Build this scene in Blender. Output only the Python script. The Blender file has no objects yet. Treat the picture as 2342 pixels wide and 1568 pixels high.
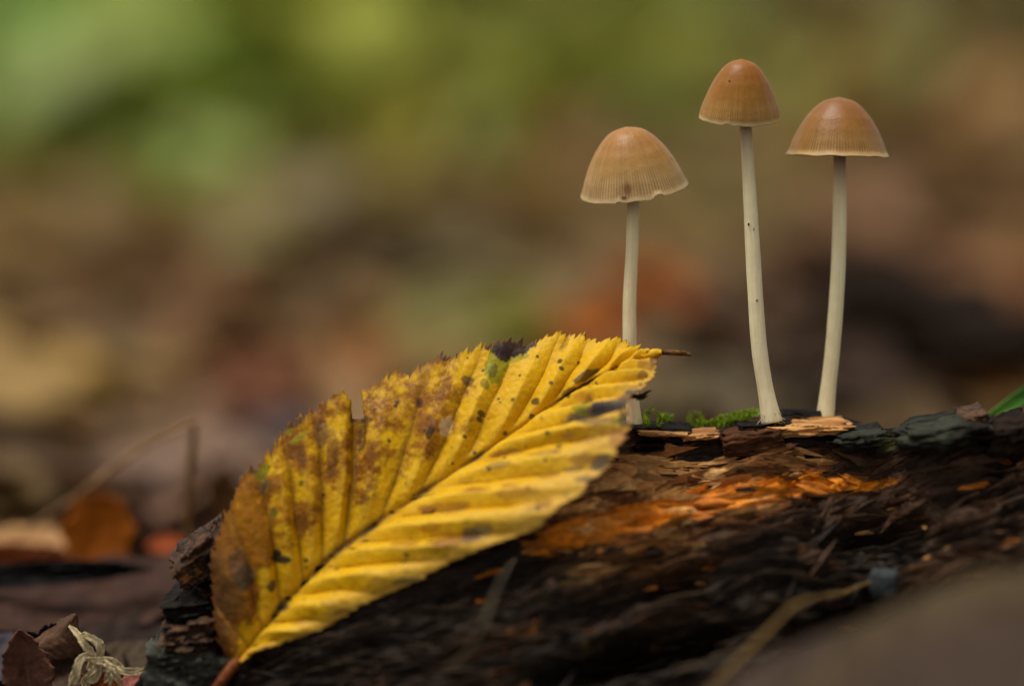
import bpy, math, random
import numpy as np
from mathutils import Vector, Matrix

random.seed(7)
RNG = np.random.default_rng(7)
scene = bpy.context.scene
COL = scene.collection

# ------------------------------------------------------------------ camera
PITCH = math.radians(8.0)
FOCUS = 0.40
CAM_H = 0.1041
cam_pos = np.array([0.0, -FOCUS * math.cos(PITCH), CAM_H])
FWD = np.array([0.0, math.cos(PITCH), -math.sin(PITCH)])
UPV = np.array([0.0, math.sin(PITCH), math.cos(PITCH)])
RGT = np.array([1.0, 0.0, 0.0])
cd = bpy.data.cameras.new('camera')
cam = bpy.data.objects.new('camera', cd); COL.objects.link(cam)
cam.location = cam_pos; cam.rotation_euler = (math.pi / 2 - PITCH, 0, 0)
cd.lens = 100.0; cd.sensor_width = 36.0
cd.clip_start = 0.01; cd.clip_end = 500.0
cd.dof.use_dof = True; cd.dof.focus_distance = 0.4005; cd.dof.aperture_fstop = 4.7
scene.camera = cam

# ------------------------------------------------------------------ sky, sun, exposure
SUN_EL, SUN_AZ = math.radians(74), math.radians(-95)      # soft light from high above, a little from the left
world = bpy.data.worlds.new('World'); scene.world = world; world.use_nodes = True
wn = world.node_tree; wn.nodes.clear()
sky = wn.nodes.new('ShaderNodeTexSky'); sky.sky_type = 'NISHITA'; sky.sun_disc = False
sky.sun_elevation = SUN_EL; sky.sun_rotation = math.radians(180) - SUN_AZ
sky.air_density = 1.0; sky.dust_density = 3.0; sky.ozone_density = 1.0
hs = wn.nodes.new('ShaderNodeHueSaturation'); hs.inputs['Saturation'].default_value = 0.15   # even cloud cover
bg = wn.nodes.new('ShaderNodeBackground'); bg.inputs['Strength'].default_value = 0.075
wo = wn.nodes.new('ShaderNodeOutputWorld')
wn.links.new(sky.outputs[0], hs.inputs['Color']); wn.links.new(hs.outputs[0], bg.inputs['Color']); wn.links.new(bg.outputs[0], wo.inputs['Surface'])
sd = bpy.data.lights.new('sun', 'SUN'); sd.energy = 1.5; sd.angle = math.radians(25); sd.color = (1.0, 0.955, 0.87)
sun = bpy.data.objects.new('sun', sd); COL.objects.link(sun)
sdir = Vector((math.sin(SUN_AZ) * math.cos(SUN_EL), -math.cos(SUN_AZ) * math.cos(SUN_EL), math.sin(SUN_EL)))
sun.rotation_euler = sdir.to_track_quat('Z', 'Y').to_euler(); sun.location = sdir * 5
vs = scene.view_settings
vs.view_transform = 'Standard'; vs.look = 'None'; vs.gamma = 1.0; vs.use_curve_mapping = False
vs.exposure = 0.75
try:
    scene.cycles.use_denoising = True
    scene.cycles.max_bounces = 6
except Exception:
    pass

# ------------------------------------------------------------------ helpers
K = KPX = 0.144 / 2342.0                 # metres per picture unit in the plane of focus

def P(px, py, d=FOCUS):
    """a point of the place, given by where it shows (2342 wide) and its distance"""
    px = np.asarray(px, float); py = np.asarray(py, float); d = np.asarray(d, float)
    px, py, d = np.broadcast_arrays(px, py, d)
    k = KPX * d / FOCUS
    return cam_pos + d[..., None] * FWD + ((px - 1171) * k)[..., None] * RGT + ((784 - py) * k)[..., None] * UPV

def proj(p):
    q = np.asarray(p) - cam_pos
    d = q @ FWD; k = KPX * d / FOCUS
    return 1171 + (q @ RGT) / k, 784 - (q @ UPV) / k, d

def lin(c):
    c = np.asarray(c, float) / 255.0
    return np.where(c <= 0.04045, c / 12.92, ((c + 0.055) / 1.055) ** 2.4)

def _hash(ix, iy, iz, seed):
    h = (ix.astype(np.int64) * 374761393 + iy.astype(np.int64) * 668265263 + iz.astype(np.int64) * 2147483647 + seed * 974634541) & 0xFFFFFFFF
    h = ((h ^ (h >> 13)) * 1274126177) & 0xFFFFFFFF
    h = ((h ^ (h >> 16)) * 2246822519) & 0xFFFFFFFF
    return ((h ^ (h >> 15)) & 0xFFFFFF) / float(0xFFFFFF)

GR = np.random.default_rng(1).normal(0, 1, (256, 3)); GR /= np.linalg.norm(GR, axis=1)[:, None]

def vnoise(x, y, z=0.0, seed=0):
    x, y, z = np.broadcast_arrays(np.asarray(x, float), np.asarray(y, float), np.asarray(z, float))
    ix, iy, iz = np.floor(x), np.floor(y), np.floor(z)
    fx, fy, fz = x - ix, y - iy, z - iz
    fx = fx * fx * (3 - 2 * fx); fy = fy * fy * (3 - 2 * fy); fz = fz * fz * (3 - 2 * fz)
    gx_, gy_, gz_ = x - ix, y - iy, z - iz
    r = 0.0
    for a in (0, 1):
        for b in (0, 1):
            for c in (0, 1):
                w = (fx if a else 1 - fx) * (fy if b else 1 - fy) * (fz if c else 1 - fz)
                h = _hash(ix + a, iy + b, iz + c, seed)
                r = r + w * (np.take(GR[:, 0], (h * 255).astype(np.int32)) * (gx_ - a) + np.take(GR[:, 1], (h * 255).astype(np.int32)) * (gy_ - b) + np.take(GR[:, 2], (h * 255).astype(np.int32)) * (gz_ - c) + 0.35 * (h * 2 - 1))
    return np.clip(r * 1.35, -1, 1)

def fbm(x, y, z=0.0, seed=0, octs=4, gain=0.5):
    r = 0.0; a = 1.0; n = 0.0; f = 1.0
    for o in range(octs):
        r = r + a * vnoise(np.asarray(x) * f + 13.7 * o, np.asarray(y) * f + 5.1 * o, np.asarray(z) * f, seed + o * 17); n += a; a *= gain; f *= 2.03
    return r / n

def sstep(a, b, x):
    t = np.clip((x - a) / (b - a), 0, 1); return t * t * (3 - 2 * t)

def mixc(c, m, k): return c * (1 - m[..., None]) + np.asarray(k) * m[..., None]

def grid_normals(G):
    du = np.gradient(G, axis=0); dv = np.gradient(G, axis=1)
    n = np.cross(du, dv); n /= np.linalg.norm(n, axis=-1, keepdims=True) + 1e-12
    return n

def mesh_np(name, verts, faces, col=None, smooth=True):
    verts = np.asarray(verts, np.float32); faces = np.asarray(faces, np.int32)
    me = bpy.data.meshes.new(name)
    nf, k = faces.shape
    me.vertices.add(len(verts)); me.vertices.foreach_set('co', verts.ravel())
    me.loops.add(nf * k); me.loops.foreach_set('vertex_index', faces.ravel())
    me.polygons.add(nf); me.polygons.foreach_set('loop_start', np.arange(0, nf * k, k, dtype=np.int32))
    if smooth: me.polygons.foreach_set('use_smooth', np.ones(nf, bool))
    me.update(calc_edges=True)
    if col is not None:
        at = me.color_attributes.new('Col', 'FLOAT_COLOR', 'POINT')
        c4 = np.ones((len(verts), 4), np.float32); c4[:, :3] = np.clip(col, 0, 1)
        at.data.foreach_set('color', c4.ravel())
    me.validate()
    return me

def grid_faces(nu, nv, wrap_v=False):
    i = np.arange(nu - 1)[:, None]; j = np.arange(nv if wrap_v else nv - 1)[None, :]
    j2 = (j + 1) % nv
    a = i * nv + j; b = i * nv + j2; c = (i + 1) * nv + j2; d = (i + 1) * nv + j
    return np.stack([a, b, c, d], -1).reshape(-1, 4)

def obj(name, me, mat=None, parent=None, world=True):
    o = bpy.data.objects.new(name, me); COL.objects.link(o)
    if mat is not None and me is not None:
        if len(me.materials) == 0: me.materials.append(mat)
        elif me.materials[0] != mat:
            o.material_slots[0].link = 'OBJECT'; o.material_slots[0].material = mat
    if parent is not None:
        o.parent = parent
        if world: o.matrix_parent_inverse = Matrix.Translation(-Vector(root_loc(parent)))
    return o

LOCS = {}
def root_loc(o):
    p = Vector((0, 0, 0))
    while o is not None:
        p = p + Vector(LOCS.get(o.name, (0, 0, 0))); o = None
    return p

def thing(name, label, cat, loc, group=None):
    o = bpy.data.objects.new(name, None); COL.objects.link(o)
    o.empty_display_size = 0.005
    o.location = Vector([float(v) for v in loc]); LOCS[o.name] = tuple(float(v) for v in loc)
    return tag(o, label, cat, group)

def tag(o, label=None, cat=None, group=None, kind=None):
    if label: o['label'] = label
    if cat: o['category'] = cat
    if group: o['group'] = group
    if kind: o['kind'] = kind
    return o

def spline(pts, n, extra=None):
    """smooth curve through points (Catmull-Rom by arclength)"""
    pts = np.asarray(pts, float)
    seg = np.linalg.norm(np.diff(pts[:, :3], axis=0), axis=1); t = np.concatenate([[0], np.cumsum(seg)]); t /= t[-1]
    q = np.linspace(0, 1, n)
    m = np.zeros_like(pts)
    m[1:-1] = (pts[2:] - pts[:-2]) / (t[2:] - t[:-2])[:, None]
    m[0] = (pts[1] - pts[0]) / (t[1] - t[0]); m[-1] = (pts[-1] - pts[-2]) / (t[-1] - t[-2])
    k = np.clip(np.searchsorted(t, q, side='right') - 1, 0, len(t) - 2)
    h = (t[k + 1] - t[k])[:, None]; u = ((q - t[k]) / h[:, 0])[:, None]
    return ((2 * u**3 - 3 * u**2 + 1) * pts[k] + (u**3 - 2 * u**2 + u) * h * m[k] + (-2 * u**3 + 3 * u**2) * pts[k + 1] + (u**3 - u**2) * h * m[k + 1])

def tube_arrays(path, rad, ns=12, flat=1.0, rough=0.0, seed=0, cap=True):
    path = np.asarray(path, float); n = len(path)
    T = np.gradient(path, axis=0); T /= np.linalg.norm(T, axis=1)[:, None] + 1e-12
    ref = np.array([0, -1.0, 0.15]); 
    A = np.cross(T, ref); A /= np.linalg.norm(A, axis=1)[:, None] + 1e-9
    B = np.cross(A, T)
    th = np.linspace(0, 2 * math.pi, ns, endpoint=False)
    r = np.broadcast_to(np.asarray(rad, float), (n,))[:, None] * np.ones((1, ns))
    if rough: r = r * (1 + rough * fbm(np.cos(th)[None] * 1.5 + np.zeros((n, 1)), np.sin(th)[None] * 1.5, np.linspace(0, n * 0.08, n)[:, None], seed, 3))
    v = path[:, None] + r[..., None] * (np.cos(th)[None, :, None] * A[:, None] + flat * np.sin(th)[None, :, None] * B[:, None])
    f = grid_faces(n, ns, True)
    v = v.reshape(-1, 3)
    if cap:
        v = np.vstack([v, path[:1], path[-1:]]); a, b = len(v) - 2, len(v) - 1
        j = np.arange(ns); j2 = (j + 1) % ns
        f = np.vstack([f, np.stack([np.full(ns, a), j2, j, np.full(ns, a)], -1)[:, [0, 1, 2, 2]] * 1])
        f = np.vstack([f, np.stack([np.full(ns, b), (n - 1) * ns + j, (n - 1) * ns + j2, (n - 1) * ns + j2], -1)])
    return v, f

def clean_mesh(name, v, f, col=None, smooth=True):
    """quads plus degenerate quads (triangles)"""
    tri = f[:, 2] == f[:, 3]
    me = bpy.data.meshes.new(name)
    faces = [tuple(x) for x in f[~tri].tolist()] + [tuple(x[:3]) for x in f[tri].tolist()]
    me.from_pydata([tuple(x) for x in np.asarray(v, float).tolist()], [], faces)
    if smooth: me.polygons.foreach_set('use_smooth', np.ones(len(me.polygons), bool))
    if col is not None:
        at = me.color_attributes.new('Col', 'FLOAT_COLOR', 'POINT')
        c4 = np.ones((len(v), 4), np.float32); c4[:, :3] = np.clip(col, 0, 1)
        at.data.foreach_set('color', c4.ravel())
    me.update()
    return me

def tube(name, pts, rad, mat, parent=None, n=40, ns=12, rough=0.0, seed=0, flat=1.0, world=True):
    pts = np.asarray(pts, float)
    if np.ndim(rad): 
        full = np.column_stack([pts, np.asarray(rad, float)]); s = spline(full, n); path, r = s[:, :3], s[:, 3]
    else:
        path, r = spline(pts, n), rad
    v, f = tube_arrays(path, r, ns, flat, rough, seed)
    return obj(name, clean_mesh(name, v, f), mat, parent, world)

# ------------------------------------------------------------------ materials
def new_mat(name):
    m = bpy.data.materials.new(name); m.use_nodes = True
    nt = m.node_tree; b = nt.nodes['Principled BSDF']
    return m, nt, b

def N(nt, t, **kw):
    n = nt.nodes.new(t)
    for k, v in kw.items():
        if k in n.inputs: n.inputs[k].default_value = v
        else: setattr(n, k, v)
    return n

def rgba(c): return tuple(lin(c)) + (1.0,)

def add_bump(nt, b, scale, dist, detail=6.0, stretch=None, strength=1.0, coord='Object'):
    tc = N(nt, 'ShaderNodeTexCoord'); src = tc.outputs[coord]
    if stretch:
        mp = N(nt, 'ShaderNodeMapping'); mp.inputs['Scale'].default_value = stretch; nt.links.new(src, mp.inputs['Vector']); src = mp.outputs[0]
    no = N(nt, 'ShaderNodeTexNoise', Scale=scale, Detail=detail); nt.links.new(src, no.inputs['Vector'])
    bp = N(nt, 'ShaderNodeBump', Strength=strength, Distance=dist); nt.links.new(no.outputs['Fac'], bp.inputs['Height'])
    nt.links.new(bp.outputs[0], b.inputs['Normal'])
    return no

def attr_mat(name, rough=0.6, spec=0.4, sss=0.0, sss_rad=(0.002, 0.001, 0.0005), transl=0.0, bump=None, coat=0.0, noise=None, tint=1.0):
    m, nt, b = new_mat(name)
    a = N(nt, 'ShaderNodeAttribute'); a.attribute_name = 'Col'
    src = a.outputs['Color']
    if noise:                                   # fine mottling of the pigment
        sc, lo, hi = noise
        tc = N(nt, 'ShaderNodeTexCoord'); no = N(nt, 'ShaderNodeTexNoise', Scale=sc, Detail=6.0); nt.links.new(tc.outputs['Object'], no.inputs['Vector'])
        mr = N(nt, 'ShaderNodeMapRange'); mr.inputs['From Min'].default_value = 0.3; mr.inputs['From Max'].default_value = 0.7
        mr.inputs['To Min'].default_value = lo; mr.inputs['To Max'].default_value = hi
        nt.links.new(no.outputs['Fac'], mr.inputs['Value'])
        vm = N(nt, 'ShaderNodeVectorMath', operation='SCALE'); nt.links.new(src, vm.inputs[0]); nt.links.new(mr.outputs[0], vm.inputs['Scale'])
        src = vm.outputs[0]
    nt.links.new(src, b.inputs['Base Color'])
    b.inputs['Roughness'].default_value = rough; b.inputs['Specular IOR Level'].default_value = spec
    b.inputs['Coat Weight'].default_value = coat; b.inputs['Coat Roughness'].default_value = 0.25
    if sss:
        b.inputs['Subsurface Weight'].default_value = sss; b.inputs['Subsurface Radius'].default_value = sss_rad; b.inputs['Subsurface Scale'].default_value = 1.0
    if bump: add_bump(nt, b, *bump)
    if transl:
        tr = N(nt, 'ShaderNodeBsdfTranslucent'); nt.links.new(src, tr.inputs['Color'])
        mx = N(nt, 'ShaderNodeMixShader'); mx.inputs[0].default_value = transl
        out = nt.nodes['Material Output']
        nt.links.new(b.outputs[0], mx.inputs[1]); nt.links.new(tr.outputs[0], mx.inputs[2]); nt.links.new(mx.outputs[0], out.inputs['Surface'])
    return m

def two_tone(name, c1, c2, scale, rough=0.7, stretch=(1, 1, 1), bump=(900, 0.0006), spec=0.2, lo=0.38, hi=0.62):
    m, nt, b = new_mat(name)
    tc = N(nt, 'ShaderNodeTexCoord'); oi = N(nt, 'ShaderNodeObjectInfo')
    mp = N(nt, 'ShaderNodeMapping'); mp.inputs['Scale'].default_value = stretch
    gp = N(nt, 'ShaderNodeNewGeometry')
    ad = N(nt, 'ShaderNodeVectorMath', operation='ADD'); nt.links.new(gp.outputs['Position'], ad.inputs[0]); nt.links.new(oi.outputs['Random'], ad.inputs[1])
    nt.links.new(ad.outputs[0], mp.inputs['Vector'])
    no = N(nt, 'ShaderNodeTexNoise', Scale=scale, Detail=8.0, Roughness=0.65); nt.links.new(mp.outputs[0], no.inputs['Vector'])
    mr = N(nt, 'ShaderNodeMapRange'); mr.inputs['From Min'].default_value = lo; mr.inputs['From Max'].default_value = hi
    nt.links.new(no.outputs['Fac'], mr.inputs['Value'])
    mx = N(nt, 'ShaderNodeMix', data_type='RGBA'); mx.inputs['A'].default_value = rgba(c1); mx.inputs['B'].default_value = rgba(c2)
    # RGBA sockets of the Mix node
    mx.inputs[6].default_value = rgba(c1); mx.inputs[7].default_value = rgba(c2)
    nt.links.new(mr.outputs[0], mx.inputs[0]); nt.links.new(mx.outputs[2], b.inputs['Base Color'])
    b.inputs['Roughness'].default_value = rough; b.inputs['Specular IOR Level'].default_value = spec
    bn = N(nt, 'ShaderNodeTexNoise', Scale=bump[0], Detail=6.0); nt.links.new(mp.outputs[0], bn.inputs['Vector'])
    bp = N(nt, 'ShaderNodeBump', Strength=1.0, Distance=bump[1]); nt.links.new(bn.outputs['Fac'], bp.inputs['Height']); nt.links.new(bp.outputs[0], b.inputs['Normal'])
    return m

M = {}
M['tip'] = two_tone('withered_tip', (150, 96, 14), (34, 20, 13), 420, rough=0.6, stretch=(1, 1, 1), bump=(900, 0.0003))
M['leaf'] = attr_mat('yellow_leaf', rough=0.5, spec=0.18, transl=0.30, bump=(1600, 0.00005, 4.0), noise=(1400, 0.92, 1.07))
M['deadleaf'] = attr_mat('dead_leaf', rough=0.6, spec=0.12, transl=0.10, bump=(900, 0.0003, 5.0), noise=(500, 0.75, 1.2))
M['cap'] = attr_mat('cap_skin', rough=0.42, spec=0.26, sss=0.12, sss_rad=(0.0008, 0.0006, 0.0004), bump=(2500, 0.00004, 4.0), noise=(900, 0.93, 1.06))
M['stem'] = attr_mat('stem_flesh', rough=0.45, spec=0.4, sss=0.3, sss_rad=(0.0015, 0.001, 0.0007), bump=(1, 0.00014, 6.0, (2500, 2500, 160)), noise=(700, 0.95, 1.04))
M['gill'] = two_tone('gill_flesh', (150, 105, 65), (110, 72, 42), 900)
M['speck'] = two_tone('dark_speck', (28, 24, 14), (50, 40, 22), 2000)
M['logbody'] = attr_mat('rotten_wood', rough=0.62, spec=0.14, bump=(700, 0.0007, 8.0, (0.35, 1, 1)), noise=(900, 0.7, 1.3))
M['wood_tan'] = two_tone('tan_wood', (222, 166, 96), (150, 88, 34), 420, stretch=(0.3, 1, 1), rough=0.6)
M['wood_orange'] = two_tone('orange_wood', (212, 122, 22), (132, 68, 14), 420, stretch=(0.3, 1, 1), rough=0.6)
M['wood_brown'] = two_tone('brown_wood', (94, 58, 34), (44, 26, 15), 420, stretch=(0.3, 1, 1), spec=0.06, rough=0.75)
M['wood_dark'] = two_tone('dark_wood', (42, 28, 16), (14, 9, 6), 420, stretch=(0.3, 1, 1), spec=0.06, rough=0.75)
M['wood_grey'] = two_tone('grey_wood', (86, 66, 46), (36, 28, 19), 420, stretch=(0.3, 1, 1), spec=0.06, rough=0.75)
M['bark_black'] = two_tone('black_bark', (18, 15, 13), (40, 34, 28), 700, rough=0.75, bump=(900, 0.0005), spec=0.06)
M['bark_teal'] = two_tone('grey_green_bark', (56, 58, 46), (28, 22, 15), 260, rough=0.75, spec=0.08, bump=(600, 0.0006))
M['bark_grey'] = two_tone('slate_bark', (78, 78, 66), (28, 27, 21), 260, spec=0.12, rough=0.6, stretch=(0.5, 1, 1.6), bump=(500, 0.0007))
M['crumb'] = two_tone('crumbly_wood', (96, 66, 42), (30, 20, 14), 500, rough=0.75, bump=(700, 0.0012))
M['tan_crumb'] = two_tone('tan_crumbly_wood', (176, 120, 56), (70, 44, 20), 500, rough=0.75, bump=(700, 0.0012))
M['moss'] = attr_mat('moss_green', rough=0.5, spec=0.35, transl=0.35)
M['green'] = attr_mat('green_leaf', rough=0.5, spec=0.35, transl=0.3)
M['stalk'] = two_tone('dry_stalk', (196, 152, 104), (140, 104, 62), 300)
M['stalk_brown'] = two_tone('dry_stalk_brown', (150, 108, 54), (104, 72, 34), 300)
M['root'] = two_tone('rootlet', (128, 98, 44), (84, 62, 28), 300)
M['root_grey'] = two_tone('grey_rootlet', (82, 70, 50), (54, 45, 32), 300)
M['fibre'] = two_tone('pale_fibre', (214, 196, 152), (150, 128, 88), 380, rough=0.65, bump=(900, 0.0004))
M['pebble'] = two_tone('blue_grey_stone', (76, 82, 80), (52, 56, 56), 150)
M['petiole'] = two_tone('leaf_stalk', (150, 78, 24), (104, 50, 18), 200, rough=0.5)
M['grass'] = two_tone('grass_green', (86, 132, 36), (58, 104, 28), 120, rough=0.5, stretch=(1, 1, 1))

# ------------------------------------------------------------------ the ground
def ground_z(x, y):
    x = np.asarray(x, float); y = np.asarray(y, float)
    z = 0.003 * fbm(x * 9, y * 9, 0.3, 3, 3) - 0.003
    z = z + 0.085 * np.clip(y - 0.62, 0, 3.2)                                      # a bank rises gently behind
    z = z + 0.028 * np.exp(-(((x - 0.085) / 0.055) ** 2 + ((y + 0.125) / 0.045) ** 2))  # low mound before the log
    near = np.exp(-((y + 0.396) / 0.10) ** 2)
    return z - 0.004 * near

def axis_pts(lo, hi, fine_lo, fine_hi, step, grow=1.22):
    a = list(np.arange(fine_lo, fine_hi + 1e-9, step)); s = step
    while a[-1] < hi: s *= grow; a.append(a[-1] + s)
    s = step
    while a[0] > lo: s *= grow; a.insert(0, a[0] - s)
    return np.array(a)
gx = axis_pts(-120, 120, -0.6, 0.6, 0.006); gy = axis_pts(-120, 120, -0.5, 1.6, 0.006)
X, Y = np.meshgrid(gx, gy, indexing='ij')
v = np.stack([X, Y, ground_z(X, Y)], -1).reshape(-1, 3)
gm, nt, b = new_mat('forest_soil')
tc = N(nt, 'ShaderNodeTexCoord')
n1 = N(nt, 'ShaderNodeTexNoise', Scale=45.0, Detail=8.0, Roughness=0.7); nt.links.new(tc.outputs['Object'], n1.inputs['Vector'])
cr = N(nt, 'ShaderNodeValToRGB'); e = cr.color_ramp.elements
e[0].position = 0.3; e[0].color = rgba((34, 25, 16)); e[1].position = 0.72; e[1].color = rgba((92, 68, 42))
e2 = cr.color_ramp.elements.new(0.5); e2.color = rgba((60, 43, 27))
nt.links.new(n1.outputs['Fac'], cr.inputs[0]); nt.links.new(cr.outputs[0], b.inputs['Base Color']); b.inputs['Roughness'].default_value = 0.8
add_bump(nt, b, 160.0, 0.003, 8.0)
g = obj('ground', mesh_np('ground', v, grid_faces(len(gx), len(gy))), gm); tag(g, kind='structure')

# ------------------------------------------------------------------ leaf litter behind the log (one mass out of focus)
# the colour of the leaves that lie in each patch of the floor: place (as seen), colour
FLOOR = [(60, 420, (120, 84, 40)), (60, 560, (116, 80, 44)), (60, 700, (112, 88, 56)), (60, 860, (182, 146, 88)), (20, 1000, (120, 96, 64)), (110, 1100, (70, 52, 36)),
         (330, 480, (112, 80, 44)), (300, 620, (96, 66, 38)), (430, 640, (84, 54, 32)), (300, 740, (112, 86, 56)), (330, 880, (120, 98, 62)), (330, 1010, (110, 88, 62)), (300, 1080, (124, 92, 76)),
         (600, 430, (120, 92, 46)), (560, 560, (104, 72, 42)), (620, 680, (108, 78, 46)), (560, 760, (118, 84, 50)), (600, 880, (132, 86, 60)), (560, 960, (124, 92, 80)), (640, 1000, (88, 72, 66)), (500, 1060, (126, 104, 100)),
         (900, 460, (118, 94, 54)), (860, 560, (108, 88, 66)), (800, 660, (100, 82, 66)), (690, 760, (80, 58, 36)), (830, 800, (148, 106, 66)), (760, 900, (120, 94, 58)),
         (1200, 420, (122, 100, 62)), (1150, 520, (112, 88, 62)), (1320, 520, (74, 58, 44)), (1000, 600, (98, 78, 66)), (1250, 620, (112, 84, 62)), (1030, 720, (128, 122, 66)),
         (1640, 360, (128, 102, 60)), (1600, 480, (122, 92, 60)), (1560, 560, (110, 82, 62)), (1640, 700, (106, 80, 64)), (1600, 820, (84, 64, 48)), (1630, 900, (92, 78, 58)),
         (1850, 480, (112, 84, 66)), (1980, 440, (114, 86, 70)), (1830, 620, (104, 76, 60)), (1800, 760, (62, 48, 38)), (1830, 900, (66, 52, 44)),
         (2150, 330, (124, 94, 62)), (2290, 200, (206, 160, 104)), (2120, 480, (110, 82, 58)), (2280, 440, (122, 92, 62)), (2180, 600, (84, 58, 42)), (2060, 700, (38, 28, 20)), (2200, 760, (34, 24, 16)), (2310, 700, (132, 88, 56)), (2080, 850, (52, 38, 28)), (2250, 850, (96, 66, 34)),  # near-black leaf colours stand in for the dark hollow at the right
         (1700, 80, (118, 94, 44)), (1800, 180, (122, 98, 54)), (1560, 200, (122, 106, 52)), (2050, 200, (118, 92, 48)), (1950, 330, (118, 90, 56)), (1350, 300, (128, 108, 56)),
         (100, 1450, (58, 40, 29)), (300, 1480, (44, 31, 22)), (100, 1350, (80, 50, 36)), (350, 1400, (62, 42, 31))]
fx = np.array([f[0] for f in FLOOR], float); fy = np.array([f[1] for f in FLOOR], float); fc = np.array([lin(f[2]) for f in FLOOR])

def floor_colour(px, py):
    d2 = ((px[:, None] - fx) / 110.0) ** 2 + ((py[:, None] - fy) / 70.0) ** 2
    w = 1.0 / (d2 + 0.15) ** 2
    return (w @ fc) / w.sum(1, keepdims=True)

def leaf_cluster(pos, size, dirs, norms, cols, nu=5, nv=4, curl=0.35, shape=0.75, rng=RNG):
    """many small curved leaves as one set of arrays"""
    n = len(pos)
    u = np.linspace(0, 1, nu); w = np.sin(math.pi * np.clip(u, 0, 1) ** shape) * 0.34 + 0.012
    t = np.linspace(-1, 1, nv)
    a = rng.uniform(-curl, curl, (n, 1, 1)); c = rng.uniform(-curl, curl, (n, 1, 1)); tw = rng.uniform(-curl, curl, (n, 1, 1))
    U = (u - 0.5)[None, :, None] * np.ones((n, 1, nv)); W = w[None, :, None] * t[None, None, :] * np.ones((n, 1, 1))
    H = a * (U * 2) ** 2 * 0.5 + c * (W * 2.6) ** 2 * 0.8 + tw * U * W * 2.5
    side = np.cross(norms, dirs); side /= np.linalg.norm(side, axis=1)[:, None] + 1e-9
    V = pos[:, None, None] + size[:, None, None, None] * (U[..., None] * dirs[:, None, None] + W[..., None] * side[:, None, None] + H[..., None] * norms[:, None, None])
    F = grid_faces(nu, nv)[None] + (np.arange(n) * nu * nv)[:, None, None]
    C = np.repeat(cols, nu * nv, axis=0)
    return V.reshape(-1, 3), F.reshape(-1, 4), C

def rand_dirs(n, tilt, rng=RNG):
    nr = np.stack([rng.normal(0, tilt, n), rng.normal(0, tilt, n), np.ones(n)], -1); nr /= np.linalg.norm(nr, axis=1)[:, None]
    an = rng.uniform(0, 2 * math.pi, n); dr = np.stack([np.cos(an), np.sin(an), np.zeros(n)], -1)
    dr -= nr * (dr * nr).sum(1)[:, None]; dr /= np.linalg.norm(dr, axis=1)[:, None]
    return dr, nr

def litter(name, n, xr, yr, size, lift, rng, keep=None, tilt=0.2):
    # density falls with distance
    y = yr[0] + (yr[1] - yr[0]) * rng.uniform(0, 1, n) ** 1.3; x = rng.uniform(-1, 1, n) * (xr[0] + (xr[1] - xr[0]) * (y - yr[0]) / (yr[1] - yr[0]))
    if keep is not None:
        m = keep(x, y); x, y = x[m], y[m]
    n = len(x)
    pos = np.stack([x, y, ground_z(x, y) + rng.uniform(0.002, lift, n) * np.interp(y, [.1, .8], [.35, 1])], -1)
    dr, nr = rand_dirs(n, tilt, rng)
    px, py, _ = proj(pos)
    c = floor_colour(px, py) * np.array([1.16, 1.14, 0.93]) * rng.uniform(0.72, 1.3, (n, 1)) * rng.uniform(0.88, 1.12, (n, 3))
    V, F, C = leaf_cluster(pos, rng.uniform(size[0], size[1], n) * np.interp(y, [.1, .16, .17, .55], [1, 1, .6, 1]), dr, nr, c, rng=rng)
    me = mesh_np(name, V, F, C)
    return tag(obj(name, me, M['deadleaf']), kind='stuff')
def behind_log(x, y): return (y > 0.055) | ((x < -0.052) & (y > 0.035))
lt = litter('leaf_litter', 7000, (0.34, 1.3), (0.11, 2.6), (0.028, 0.06), 0.014, np.random.default_rng(21), behind_log)
ln = litter('leaf_scraps', 900, (0.25, 0.36), (0.03, 0.16), (0.010, 0.026), 0.006, np.random.default_rng(22), behind_log, tilt=0.25)
lc_ = litter('leaf_scraps', 420, (0.085, 0.085), (-0.004, 0.05), (0.006, 0.014), 0.006, np.random.default_rng(23), lambda x, y: (x < -0.050) & ~((x > -0.068) & (y < 0.003)), tilt=0.55)
tag(lc_, 'dark crumpled leaf scraps around the broken end of the log', 'leaf litter')
tag(ln, 'small brown leaf scraps on the floor close behind the log', 'leaf litter')
tag(lt, 'brown mass of fallen leaves on the forest floor behind the log', 'leaf litter')

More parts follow.
